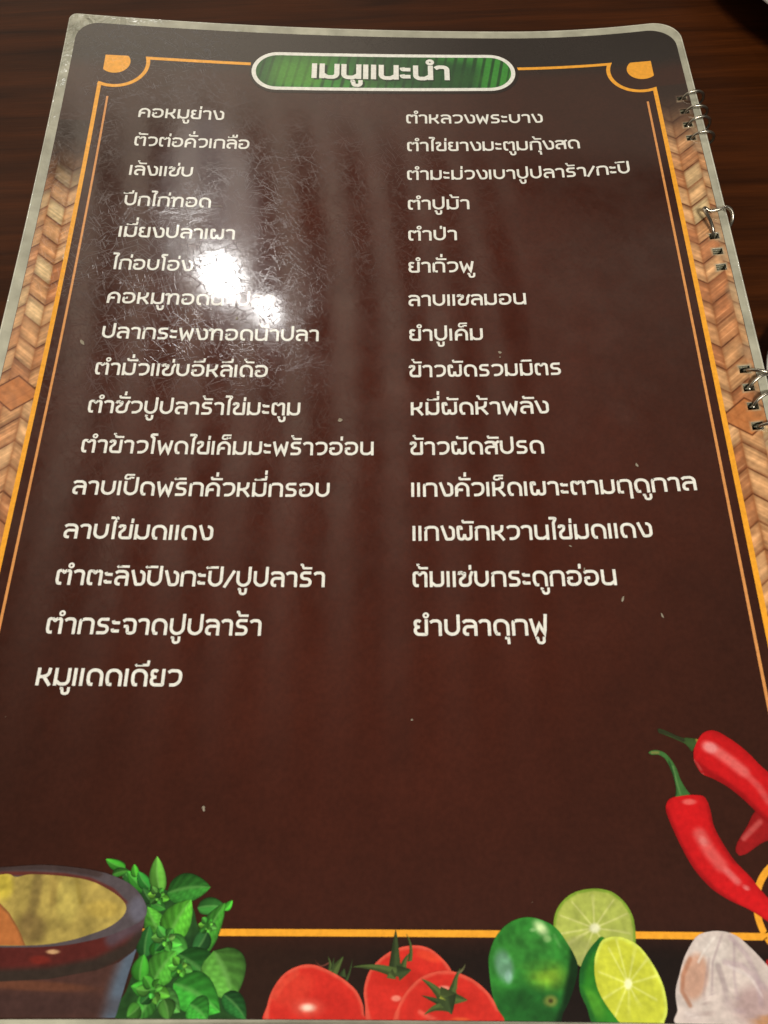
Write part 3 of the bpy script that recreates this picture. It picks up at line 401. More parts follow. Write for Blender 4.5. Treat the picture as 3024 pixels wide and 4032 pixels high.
def rounded(uL, uR, vT, vB, rTL, rTR, rBL, rBR):
    def ext(v):
        lo = np.full(v.shape, uL, float); hi = np.full(v.shape, uR, float)
        for r, side, topc in ((rTL, 0, 1), (rTR, 1, 1), (rBL, 0, 0), (rBR, 1, 0)):
            d = np.clip((vT+r-v) if topc else (v-(vB-r)), 0, r)
            off = r-np.sqrt(np.clip(r*r-d*d, 0, None))
            if side == 0: lo = lo+off
            else: hi = hi-off
        return lo, hi
    return ext
hu = [x for a, b in HOLES[:1] for x in (a-HW, a+HW)]
hv = [x for a, b in HOLES for x in (b-HH, b+HH)]
def vlines(v0, v1, step, corner):
    a = list(np.arange(v0, v1, step))+[v1]
    for k in range(1, 14):
        t = corner*(1-math.cos(k/14*math.pi/2))
        a += [v0+t, v1-t]
    a = [x for x in a]
    for e in hv:
        a = [x for x in a if abs(x-e) > .03]+[e]
    return np.array(sorted(set(np.round(a, 5))))
topcurve = lambda u, v: -.18*((u+4.6)/8.6)**2*np.clip((2-v)/5.6, 0, 1)**2
OUT = rounded(-12.32, 4.80, -3.58, 20.62, .20, .78, .5, .8)
us = edges_for(-12.32, 4.80, .2, hu); us = np.array(sorted(set(list(us)+list(np.linspace(-12.32, -11.9, 10))+list(np.linspace(4.0, 4.8, 14)))))
vv = vlines(-3.58, 20.62, .2, .78)
front = link('front_page', sheet('front_page', us, vv, OUT, 0.0, top=topcurve), M_film, menu, label='clear laminate film with a grey plastic margin round the printed sheet')
# raised edge: solidify so that the film has a thickness
sm = front.modifiers.new('thickness', 'SOLIDIFY'); sm.thickness = 5e-4; sm.offset = -1
for k, (du, dv, dzz) in enumerate(((.02, .01, -.0009), (-.03, -.03, -.0017), (.04, .02, -.0026))):
    o2 = rounded(-12.32+du*.5, 4.80+du, -3.56+dv, 20.6+dv, .4, .8, .5, .8)
    us2 = edges_for(-12.4, 4.98, .3, hu); vv2 = vlines(-3.56+dv, 20.6+dv, .35, .8)
    o = link('under_page', sheet('under_page', us2, vv2, o2, dzz, top=topcurve), M_film2, menu)
    s2 = o.modifiers.new('thickness', 'SOLIDIFY'); s2.thickness = 5e-4; s2.offset = -1

# printed paper
def vnoise(x, y, s, seed=0):
    rng = np.random.RandomState(seed); g = rng.rand(64, 64)
    x = x*s; y = y*s; xi = np.floor(x).astype(int); yi = np.floor(y).astype(int); fx = x-xi; fy = y-yi
    fx = fx*fx*(3-2*fx); fy = fy*fy*(3-2*fy)
    G = lambda a, b: g[a % 64, b % 64]
    return (G(xi, yi)*(1-fx)+G(xi+1, yi)*fx)*(1-fy)+(G(xi, yi+1)*(1-fx)+G(xi+1, yi+1)*fx)*fy
def sst(x, a, b):
    t = np.clip((x-a)/(b-a), 0, 1); return t*t*(3-2*t)
def mixc(c, d, w_): return c*(1-w_[:, None])+np.asarray(d, float)*w_[:, None]
def rim(c, u, v):
    for a, b in HOLES:
        d = np.maximum(abs(u-a)-HW, abs(v-b)-HH)
        c = mixc(c, (176, 160, 130), sst(d, .06, .005)*(.25+.5*sst(vnoise(u*3, v*3, 1.7, 50), .3, .8)))
    return c
def paper_col(u, v):
    c = np.tile(np.array([[67., 29., 19.]]), (len(u), 1))
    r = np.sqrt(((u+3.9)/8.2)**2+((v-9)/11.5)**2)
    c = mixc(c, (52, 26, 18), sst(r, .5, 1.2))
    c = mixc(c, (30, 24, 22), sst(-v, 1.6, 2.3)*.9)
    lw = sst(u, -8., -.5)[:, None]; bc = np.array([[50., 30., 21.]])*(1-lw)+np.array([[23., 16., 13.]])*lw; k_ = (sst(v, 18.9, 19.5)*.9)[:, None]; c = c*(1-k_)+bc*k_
    c = mixc(c, (76, 32, 18), sst(vnoise(u, v, .35, 3), .5, .95)*.12)
    c *= (1+.08*(vnoise(u, v, 1.3, 5)-.5)+.07*(vnoise(u, v, 5, 6)-.5))[:, None]
    c = rim(c, u, v)
    return nlin(c)
PR = rounded(-12.07, 4.63, -3.31, 20.34, .62, .76, .4, .6)
us = edges_for(-12.07, 4.63, .11, hu); us = np.array(sorted(set(list(us)+list(np.linspace(-12.07, -11.6, 14))+list(np.linspace(3.9, 4.33, 12)))))
vv = vlines(-3.31, 20.34, .11, .7)
ptop = lambda u, v: -.16*((u+4.6)/8.6)**2*np.clip((2-v)/5.3, 0, 1)**2
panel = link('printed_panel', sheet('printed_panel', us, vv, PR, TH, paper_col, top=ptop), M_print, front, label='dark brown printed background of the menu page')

# woven bamboo bands (flat print)
def weave_col(u, v, side):
    # x runs outwards from the frame line in rows, mirrored for the left band
    if side > 0: x = u-3.86
    else: x = -11.26-u
    flip = 9.35 if side > 0 else 8.55
    y = v-flip
    sg = np.where(y < 0, 1., -1.)
    ya = np.abs(y)
    P = .60; m1, m2 = .19, .62; sl = .80
    # zigzag: falls, climbs, falls
    z = np.where(x < m1, -sl*(x-m1), np.where(x < m2, sl*(x-m1), sl*(m2-m1)-sl*(x-m2)))
    col = np.where(x < m1, 0, np.where(x < m2, 1, 2))
    # centre column is wider than its slot: let alternate courses reach over
    q = (ya-z*1.0)/P + np.where(col == 2, .5, 0)
    jit = .05*(vnoise(x, ya, 1.1, 9)-.5)
    q = q+jit; k = np.floor(q).astype(int); f = q-k
    rng = np.random.RandomState(11+(side > 0)); tab = rng.rand(3, 80)
    t = tab[col, (k+20+(sg > 0)*31) % 80]
    A = np.array((182, 128, 84.)); B = np.array((204, 160, 114.)); Cc = np.array((166, 104, 66.))
    c = A+(B-A)*t[:, None]; c = mixc(c, Cc, sst(t, .35, .0)*.8)
    c = mixc(c, (196, 176, 132), sst(t, .84, .97)*.75)
    along = np.where(col == 1, x+.9*ya, x-.9*ya)
    fib = vnoise(f*12+k*7, along*.8, 1.0, 4)+.5*vnoise(f*26+k*7, along*.8, 1.0, 14)-.25
    c *= (1+.20*(fib-.5))[:, None]
    c = mixc(c, (212, 180, 138), sst(fib, .74, 1.0)*.25)
    c *= (1+.12*(vnoise(x, v, 2.2, 8)-.5))[:, None]
    c *= (1+.10*np.cos((f-.45)*6.0))[:, None]
    e = np.minimum(f, 1-f)
    c = mixc(c, (84, 44, 22), sst(e, .05, .015)*(.35+.65*sst(vnoise(x, v, 3.1, 44), .25, .7)))
    tuck = np.where(col == 1, sst(x, m2-.12, m2)+sst(x, m1+.08, m1), np.where(col == 2, sst(x, m2+.10, m2), sst(x, m1-.08, m1)))
    c = mixc(c, (120, 70, 38), np.clip(tuck, 0, 1)*.28)
    e2 = np.minimum(abs(x-m1), abs(x-m2))
    c = mixc(c, (150, 88, 46), sst(e2, .03, .0)*.35)
    c = mixc(c, (120, 62, 34), sst(f, .82, 1.0)*.45)
    # diamond where the pattern turns
    dd = np.abs(y)+np.abs(x-(.42))*.8
    c = mixc(c, (182, 112, 62), sst(dd, .50, .44)*.9)
    c = mixc(c, (84, 40, 18), (sst(abs(dd-.46), .035, .01))*.8)
    c *= (1+.15*(vnoise(x+.3*y, y, 9, 12)-.5))[:, None]
    c = mixc(c, (56, 34, 24), sst(x, .55, .95)*.12)
    if side > 0:      # film lifted and greyed along the punched edge
        wv = vnoise(x, v, 3.0, 40)
        c = mixc(c, (168, 150, 122), sst(x+.16*(wv-.5), .50, .68)*.45*sst(wv, .15, .6))
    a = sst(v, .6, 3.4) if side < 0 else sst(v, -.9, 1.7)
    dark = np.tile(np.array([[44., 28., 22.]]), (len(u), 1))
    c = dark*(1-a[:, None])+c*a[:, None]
    if side > 0: c = rim(c, u, v)
    return nlin(c)
for side, a, b in ((-1, -12.06, -11.24), (1, 3.84, 4.62)):
    us = edges_for(a, b, .0155, hu); vv = edges_for(.2 if side < 0 else -1.1, 20.3, .0165, hv)
    ex = (lambda v: PR(v)) if False else (lambda v: (np.full(v.shape, -99.), np.full(v.shape, 99.)))
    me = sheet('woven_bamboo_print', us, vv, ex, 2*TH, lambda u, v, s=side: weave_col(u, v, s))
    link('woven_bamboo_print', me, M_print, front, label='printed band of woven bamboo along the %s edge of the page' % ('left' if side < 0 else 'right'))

# ---------------------------------------------------------------- ribbons on the page
def fillet(pts, seg=6):
    out = []
    n = len(pts)
    for i, p in enumerate(pts):
        r = p[2] if len(p) > 2 else 0
        P = np.array(p[:2], float)
        if r <= 0 or i == 0 or i == n-1: out.append(P); continue
        A = np.array(pts[i-1][:2], float); B = np.array(pts[i+1][:2], float)
        da = A-P; db = B-P; la = np.linalg.norm(da); lb = np.linalg.norm(db); da /= la; db /= lb
        cosang = np.clip(da@db, -1, 1); ang = math.acos(cosang)
        d = min(r/max(math.tan(ang/2), 1e-6), la*.5 if i > 1 else la*.95, lb*.5 if i < n-2 else lb*.95)
        p0 = P+da*d; p1 = P+db*d
        for k in range(seg+1):
            t = k/seg; w1 = 1.0/max(math.sin(ang/2), .01)  # rational quadratic = true arc
            w_ = math.sin(ang/2)
            den = (1-t)**2+2*w_*t*(1-t)+t*t
            out.append(((1-t)**2*p0+2*w_*t*(1-t)*P+t*t*p1)/den)
    q = [out[0]]
    for p in out[1:]:
        if np.linalg.norm(p-q[-1]) > 1e-5: q.append(p)
    return np.array(q)
def ribbon2d(pts, w_, closed=False):
    n = len(pts); h = w_/2; L = []; Rr = []
    for i in range(n):
        if closed: a = pts[(i-1) % n]; b = pts[(i+1) % n]
        else: a = pts[max(i-1, 0)]; b = pts[min(i+1, n-1)]
        p = pts[i]
        d1 = p-a; d2 = b-p
        if np.linalg.norm(d1) < 1e-9: d1 = d2
        if np.linalg.norm(d2) < 1e-9: d2 = d1
        d1 = d1/np.linalg.norm(d1); d2 = d2/np.linalg.norm(d2)
        n1 = np.array((-d1[1], d1[0])); n2 = np.array((-d2[1], d2[0])); m = n1+n2
        mm = np.linalg.norm(m)
        if mm < 1e-6: m = n1; s = 1
        else: m /= mm; s = min(1/max(m@n1, .2), 1.9)
        L.append(p+m*h*s); Rr.append(p-m*h*s)
    return np.array(L), np.array(Rr)
class Flat:
    """flat print built from ribbons, each a hair above the one before"""
    def __init__(s, dz): s.v = []; s.f = []; s.dz = dz; s.k = 0
    def strip(s, L, Rr, closed=False):
        n = len(L); i0 = len(s.v); dz = s.dz+s.k*1e-6; s.k = (s.k+1) % 12
        P = W(np.concatenate([L[:, 0], Rr[:, 0]]), np.concatenate([L[:, 1], Rr[:, 1]]), dz)
        s.v += [tuple(p) for p in P]
        for i in range(n if closed else n-1):
            j = (i+1) % n
            s.f.append((i0+i, i0+n+i, i0+n+j, i0+j))
    def poly(s, pts, cen):
        n = len(pts); i0 = len(s.v); dz = s.dz+s.k*1e-6; s.k = (s.k+1) % 12
        q = np.concatenate([pts, [cen]]); P = W(q[:, 0], q[:, 1], dz); s.v += [tuple(p) for p in P]
        for i in range(n): s.f.append((i0+i, i0+(i+1) % n, i0+n))
    def obj(s, name, mat, parent, label=None):
        return link(name, mesh(name, s.v, face_up(s.v, s.f)), mat, parent, label=label)
def dense(pts, step):
    out = [pts[0]]
    for a, b in zip(pts[:-1], pts[1:]):
        k = max(1, int(np.linalg.norm(b-a)/step))
        for i in range(1, k+1): out.append(a+(b-a)*i/k)
    return np.array(out)
def frame_line(pts, w_, mat, label=None, name='frame_line'):
    f = Flat(3*TH); L, Rr = ribbon2d(dense(np.array(pts, float), .25), w_); f.strip(L, Rr); return f.obj(name, mat, front, label)
def arc(c, r, a0, a1, n=28):
    t = np.linspace(math.radians(a0), math.radians(a1), n); return np.stack([c[0]+r*np.cos(t), c[1]+r*np.sin(t)], 1)
# v grows downwards, so angles run clockwise as seen
FL, FR, FT, FB = -11.2, 3.80, -2.163, 19.10
cl = (-10.85, -1.95); cr_ = (3.53, -1.84); cb = (3.60, 18.75); rad = .86
aL0 = math.degrees(math.asin((FT-cl[1])/rad)); aL1 = 180-math.degrees(math.acos((cl[0]-FL)/rad))
left_pts = [(-7.2, FT+.06)]+[tuple(p) for p in arc(cl, rad, aL0, aL1)]+[(FL, 19.1)]
aR0 = 180-math.degrees(math.asin((FT-cr_[1])/rad)); aR1 = math.degrees(math.acos((FR-cr_[0])/rad))
right_pts = [(.13, FT+.06)]+[tuple(p) for p in arc(cr_, rad, aR0, aR1)]+[(FR, 17.94)]+[tuple(p) for p in arc(cb, rad, -75, -205)]+[(cb[0]-rad*.9, FB), (-11.2, FB)]
f = Flat(3*TH)
L, Rr = ribbon2d(dense(np.array(left_pts[:-1]+[(FL-.05, left_pts[-2][1]-.01)]), .2), .105); f.strip(L, Rr)
L, Rr = ribbon2d(dense(np.array([(FL, left_pts[-2][1]-.02), (FL, 19.1)]), .2), .105); f.strip(L, Rr)
L, Rr = ribbon2d(dense(np.array(right_pts), .2), .105); f.strip(L, Rr)
f.obj('frame_line', M_orange, front, 'thick orange border line round the dish list')
for x, a, b in ((-10.93, -.70, 18.2), (3.55, -.55, 17.6)):
    frame_line([(x, a), (x, b)], .055, M_thin, 'thin pale orange line inside the border')
def filled(name, outline, cen, rings, dz, colf, mat, parent, label=None):
    n = len(outline); rr = np.linspace(1, 0, rings+1)[:-1]
    q = np.concatenate([cen+(outline-cen)*r for r in rr]+[np.array([cen])]); fs = []
    for k in range(rings-1):
        for i in range(n):
            j = (i+1) % n; fs.append((k*n+i, k*n+j, (k+1)*n+j, (k+1)*n+i))
    for i in range(n): fs.append(((rings-1)*n+i, (rings-1)*n+(i+1) % n, rings*n))
    P = W(q[:, 0], q[:, 1], dz); fs = face_up(P, fs)
    return link(name, mesh(name, P, fs, colf(q[:, 0], q[:, 1]) if colf else None), mat, parent, label=label)
for c, r, q in (((-10.88, -1.97), .41, 0), ((3.58, -1.86), .41, 1)):
    g = Flat(3*TH)
    pts = []
    for p in arc(c, r, 0, 360, 73)[:-1]:
        x, y = p; y = max(y, -2.215 if q == 0 else -2.16)
        x = max(x, -11.17) if q == 0 else min(x, 3.85)
        pts.append((x, y))
    # square outer corner
    if q == 0: pts = [p for p in pts if not (p[0] < c[0]-.001 and p[1] < c[1]-.001)]+[(-11.17, -2.215)]
    else: pts = [p for p in pts if not (p[0] > c[0]+.001 and p[1] < c[1]-.001)]+[(3.85, -2.16)]
    pts.sort(key=lambda p: math.atan2(p[1]-c[1], p[0]-c[0]))
    filled('corner_ornament', np.array(pts), np.array(c)+0*np.array(c), 6, 3*TH, None, M_orange, front)

# banner
def capsule(u0, u1, v0, v1, n=24):
    r = (v1-v0)/2; cy_ = (v0+v1)/2
    a = arc((u1-r, cy_), r, -90, 90, n); b = arc((u0+r, cy_), r, 90, 270, n)
    return np.concatenate([a, b])
cdense = lambda q: dense(np.concatenate([q, q[:1]]), .12)[:-1]
sk = lambda q: np.stack([q[:, 0], q[:, 1]-.012*(q[:, 0]+3.5)], 1)
BU0, BU1, BV0, BV1 = -7.16, .12, -2.62, -1.20
def leafgreen(u, v):
    x = u+.18*v
    st = (.5+.5*np.sin(x*25+1.2*np.sin(x*1.7)))**2; st = np.clip(st*.8+.5*(vnoise(x*9, v*.15, 1.0, 61)-.5), 0, 1)
    c = np.tile(np.array([[54., 136., 50.]]), (len(u), 1))
    c = mixc(c, (20, 62, 28), sst(st, .25, .75)*.85)
    c = mixc(c, (90, 150, 50), sst(vnoise(x, v, 1.2, 21), .55, .9)*.7)
    c = mixc(c, (22, 64, 34), sst(vnoise(x, v, .55, 23), .60, .85)*.8)
    c = mixc(c, (24, 60, 36), sst(-u, 6.2, 7.0)*.6)
    return nlin(c)
# banner body is a grid so that the leaf veins stay sharp
bu = np.linspace(BU0+.06, BU1-.06, 380); bv = np.linspace(BV0+.06, BV1-.06, 30)
def bext(v):
    r = (BV1-BV0)/2-.06; c = (BV0+BV1)/2; d = np.sqrt(np.clip(r*r-(v-c)**2, 0, None))
    return BU0+.06+r-d, BU1-.06-r+d
banner = link('title_banner', sheet('title_banner', bu, bv, bext, 4*TH, leafgreen, holes=False, top=lambda u, v: -.012*(u+3.5)), M_print, front, label='green leaf banner with a white outline and the page title')
f = Flat(5*TH); q = sk(cdense(capsule(BU0+.055, BU1-.055, BV0+.055, BV1-.055))); L, Rr = ribbon2d(q, .115, True); f.strip(L, Rr, True)
f.obj('banner_outline', M_white, banner)
M_dark = laminated('laminated_dark_ink', (34, 22, 18)); M_dgreen = laminated('laminated_dark_green_ink', (22, 52, 28))
f = Flat(3.5*TH); q = sk(cdense(capsule(BU0-.01, BU1+.05, BV0+.0, BV1+.06))); L, Rr = ribbon2d(q, .10, True); f.strip(L, Rr, True); f.obj('banner_shadow_print', M_dark, front)

# ---------------------------------------------------------------- Thai lettering, drawn stroke by stroke
s_ = .19; a_ = .165; T = .905; Bm = .095
G = {
 'ก': (1.03, .885, [[(a_, 0), (a_, .83, .06), (.40, T, .35), (.885, T, .34), (.885, 0)]]),
 'ข': (.95, .80, [[(.11, .76), (.14, T, .07), (.42, T, .09), (.38, .64, .12), (.175, .46, .16), (.175, Bm, .24), (.80, Bm, .05), (.80, 1)]]),
 'ค': (1.04, .885, [[(a_, 0), (a_, T, .36), (.885, T, .36), (.885, 0)], [(a_, .22), (.26, .47, .08), (.58, .47)]]),
 'ง': (.97, .82, [[(.13, 1), (.42, Bm, .06), (.85, Bm, .38), (.85, T, .36), (.58, T)]]),
 'จ': (.92, .80, [[(.10, .80), (.26, T, .14), (.80, T, .40), (.80, Bm, .42), (.42, Bm, .08), (.36, .50, .03), (.16, .50)]]),
 'ซ': (.95, .76, [[(.09, .76), (.12, T, .06), (.25, .93, .06), (.34, .80, .03), (.46, T, .06), (.42, .64, .08), (.175, .46, .14), (.175, Bm, .26), (.78, Bm, .26), (.78, .66, .14), (.92, .98)]]),
 'ด': (1.03, .885, [[(.44, Bm), (.25, Bm, .07), (a_, .34, .2), (a_, T, .36), (.885, T, .38), (.885, 0)]]),
 'ต': (1.04, .885, [[(.44, Bm), (.23, Bm, .10), (a_, .30, .2), (a_, T, .30), (.40, T, .06), (.52, .78, .02), (.64, T, .06), (.885, T, .28), (.885, 0)]]),
 'ถ': (1.04, .885, [[(.44, Bm), (a_, Bm, .03), (a_, .83, .06), (.40, T, .35), (.885, T, .34), (.885, 0)]]),
 'ท': (1.08, .90, [[(.05, .78), (.09, T, .07), (.28, T, .08), (.28, 0)], [(.28, .56), (.48, T, .18), (.90, T, .28), (.90, 0)]]),
 'น': (1.03, .87, [[(a_, 1), (a_, Bm, .36), (.62, Bm, .25), (.87, .28)], [(.87, 1), (.87, 0)]]),
 'บ': (1.03, .865, [[(a_, 1), (a_, Bm, .36), (.865, Bm, .36), (.865, 1)]]),
 'ป': (1.03, .865, [[(a_, 1), (a_, Bm, .36), (.865, Bm, .36), (.865, 1.28)]]),
 'ผ': (1.13, .97, [[(.38, .72), (.36, T, .05), (a_, T, .05), (a_, .50), (.21, Bm, .20), (.50, Bm, .14), (.565, .42)], [(.565, .42), (.62, Bm, .14), (.97, Bm, .26), (.97, 1)]]),
 'พ': (1.13, .98, [[(.12, 1), (.34, .04), (.59, .70), (.84, .04), (.99, 1)]]),
 'ฟ': (1.13, .98, [[(.12, 1), (.34, .04), (.59, .70), (.86, .04), (.97, 1.28)]]),
 'ม': (1.03, .865, [[(a_, 1), (a_, 0)], [(a_, .30), (.42, Bm, .22), (.865, Bm, .38), (.865, 1)]]),
 'ย': (.95, .79, [[(.46, .84), (.38, T, .05), (a_, T, .26), (a_, .53, .2), (.42, .53)], [(.36, .53), (a_, .53, .2), (a_, Bm, .28), (.79, Bm, .04), (.79, 1)]]),
 'ร': (.88, .66, [[(.76, T), (.19, T, .20), (.19, .55, .18), (.71, .50, .20), (.71, Bm, .2), (.11, Bm)]]),
 'ล': (.95, .81, [[(.10, .80), (.26, T, .14), (.81, T, .35), (.81, 0)], [(.81, .55), (a_, .55, .26), (a_, Bm, .16), (.42, Bm)]]),
 'ว': (.92, .78, [[(.10, .80), (.26, T, .14), (.79, T, .40), (.79, Bm, .40), (.22, Bm)]]),
 'ส': (.98, .81, [[(.10, .80), (.26, T, .14), (.81, T, .33), (.81, 0)], [(.81, .55), (a_, .55, .26), (a_, Bm, .16), (.42, Bm)], [(.60, .70), (1.0, .96)]]),
 'ห': (.95, .74, [[(a_, 1), (a_, 0)], [(.75, 1), (.71, .60, .22), (.40, .50, .2), (a_, .50)], [(.43, .55), (.84, 0)]]),
 'อ': (1.03, .865, [[(.10, .80), (.26, T, .14), (.87, T, .42), (.87, Bm, .42), (a_, Bm, .28), (a_, .50, .06), (.44, .50)]]),
 'ฤ': (1.04, .885, [[(.44, Bm), (a_, Bm, .03), (a_, .83, .06), (.40, T, .35), (.885, T, .34), (.885, -.36)]]),
 'า': (.78, .62, [[(.06, .80), (.22, T, .14), (.62, T, .33), (.62, 0)]]),
 'ะ': (.60, .5, [[(.12, .84), (.15, .70, .05), (.52, .70)], [(.12, .35), (.15, .21, .05), (.52, .21)]]),
 'เ': (.37, .17, [[(.17, 1), (.17, 0)]]),
 'แ': (.74, .54, [[(.17, 1), (.17, 0)], [(.54, 1), (.54, 0)]]),
 'ไ': (.46, .27, [[(-.02, 1.43), (.42, 1.43, .06), (.25, 1.12, .16), (.25, 0)]]),
 'โ': (.48, .27, [[(.50, 1.42), (.10, 1.42, .07), (.10, 1.27, .07), (.27, 1.16, .10), (.27, 0)]]),
 '/': (.66, .5, [[(.04, -.05), (.60, 1.02)]]),
}
MARKW = .16
def layout(txt):
    x = 0.; base = None; out = []; up = False
    tall = 'ปฟ'
    for i, ch in enumerate(txt):
        if ch in G and ch != 'ำ':
            adv, ax, paths = G[ch]
            for p in paths: out.append(([(q[0]+x, *q[1:]) for q in p], s_))
            if ch not in 'าะ': base = (x+ax, ch in tall); up = False
            x += adv
        elif ch == 'ำ':
            ax = base[0]-(.26 if base[1] else 0)
            out.append((('circle', ax-.02, 1.235, .125), .125)); adv, a2, paths = G['า']
            for p in paths: out.append(([(q[0]+x, *q[1:]) for q in p], s_))
            x += adv; up = False
        else:
            ax = base[0]-(.27 if base[1] else 0); M = MARKW; y = 1.215
            if ch == 'ิ': out.append(([(ax-.66, 1.15), (ax-.60, y, .05), (ax+.06, y)], M)); up = True
            elif ch == 'ี': out.append(([(ax-.66, 1.15), (ax-.60, y, .05), (ax+.02, y, .02), (ax+.04, 1.48)], M)); up = True
            elif ch == 'ื': out.append(([(ax-.66, 1.15), (ax-.60, y, .05), (ax+.02, y, .02), (ax+.04, 1.48)], M)); out.append(([(ax-.26, y), (ax-.25, 1.46)], M)); up = True
            elif ch == 'ั': out.append(([(ax-.50, 1.38), (ax-.47, y, .04), (ax+.20, y)], M)); up = True
            elif ch == '็': out.append(([(ax+.06, 1.44), (ax-.46, 1.44, .09), (ax-.54, 1.17, .09), (ax-.28, 1.15)], .13)); out.append(([(ax-.24, 1.12), (ax-.20, 1.26, .04), (ax+.04, 1.24)], .13)); up = True
            elif ch == '่':
                y0 = 1.38 if up else 1.09
                if up and out[-1][1] == M and len(out[-1][0]) == 4: y0 = 1.56
                xx = ax+(-.16 if up and txt[i-1] == 'ั' else .02)
                if up and txt[i-1] == 'ั': y0 = 1.40
                out.append(([(xx, y0), (xx+.01, y0+.30)], .17))
            elif ch == '้':
                y0 = 1.20 if not up else 1.50
                out.append(([(ax-.56, y0+.21), (ax-.44, y0+.23, .04), (ax-.38, y0, .05), (ax+.14, y0)], .15))
            elif ch == 'ุ': out.append(([(ax-.19, -.14), (ax, -.14, .02), (ax+.02, -.50)], .17))
            elif ch == 'ู': out.append(([(ax-.38, -.14), (ax-.26, -.14, .05), (ax-.22, -.44, .12), (ax+.09, -.44, .14), (ax+.09, -.08)], .16))
    return out, x
def text(txt, u0, v, u1, ys, mat, parent, name, dz, label=None, bold=.95, du=0., dv=0.):
    st, wtot = layout(txt); wtot -= .07; sx = (u1-u0)/(wtot-.07)
    f = Flat(dz)
    for pts, w_ in st:
        if pts[0] == 'circle':
            _, cx_, cy_, r = pts; p = np.array([(cx_+r*math.cos(t), cy_+r*math.sin(t)) for t in np.linspace(0, 2*math.pi, 17)[:-1]]); closed = True
        else: p = fillet(pts); closed = False
        if not closed: p = dense(p, .3)
        L, Rr = ribbon2d(p, w_*bold, closed)
        m = lambda q: np.stack([u0+(q[:, 0]-.07)*sx+du, v-q[:, 1]*ys+dv], 1)
        f.strip(m(L), m(Rr), closed)
    return f.obj(name, mat, parent, label), sx
chk = []
for t, a, r, b in LINES:
    o, sx = text(t, a, r, b, .335, M_white, front, 'menu_text', 4*TH, label='dish name printed in white Thai letters: '+t)
    chk.append(round(sx/.335, 2))
print('WSCALE', chk)
tt = 'เมนูแนะนำ'
text(tt, -5.46, -1.63, -1.73, .56, M_dgreen, banner, 'title_shadow', 4.5*TH, bold=1.35, du=.035, dv=.045)
text(tt, -5.50, -1.64, -1.72, .56, M_white, banner, 'title_text', 5*TH, label='page title in bold white Thai letters: '+tt, bold=1.28)

# ---------------------------------------------------------------- printed pictures
def catmull(p, n=5, closed=True):
    p = np.asarray(p, float); m = len(p); out = []
    rng = range(m) if closed else range(m-1)
    for i in rng:
        if closed: a, b, c, d = p[(i-1) % m], p[i], p[(i+1) % m], p[(i+2) % m]
        else: a, b, c, d = p[max(i-1, 0)], p[i], p[i+1], p[min(i+2, m-1)]
        for k in range(n):
            t = k/n; out.append(.5*((2*b)+(c-a)*t+(2*a-5*b+4*c-d)*t*t+(-a+3*b-3*c+d)*t**3))
    if not closed: out.append(p[-1])
    return np.array(out)
def paint(q, base, ops, ns):
    c = np.tile(np.array([base], float), (len(q), 1))
    for op in ops:
        if op[0] == 'b':
            _, (cx_, cy_, ax_, ay_, bx_, by_), col, al, soft = op
            M_ = np.linalg.inv(np.array([[ax_, bx_], [ay_, by_]])); d = (q-np.array([cx_, cy_]))@M_.T
            r = np.linalg.norm(d, axis=1); w_ = sst(r, 1.25, 1.25-soft*1.2)*al
        else:
            _, pts, wd, col, al = op; pts = np.array(pts); d = np.full(len(q), 1e9)
            for a, b in zip(pts[:-1], pts[1:]):
                ab = b-a; t = np.clip(((q-a)@ab)/(ab@ab+1e-12), 0, 1); d = np.minimum(d, np.linalg.norm(q-a-t[:, None]*ab, axis=1))
            w_ = sst(d, wd*.75, wd*.2)*al
        c = mixc(c, col, w_)
    if ns: c *= (1+ns*.9*(vnoise(q[:, 0], q[:, 1], 5, 31)-.5)+ns*.6*(vnoise(q[:, 0], q[:, 1], 14, 32)-.5))[:, None]
    return nlin(c)
VB = 20.33
cnt = 0; last = {}
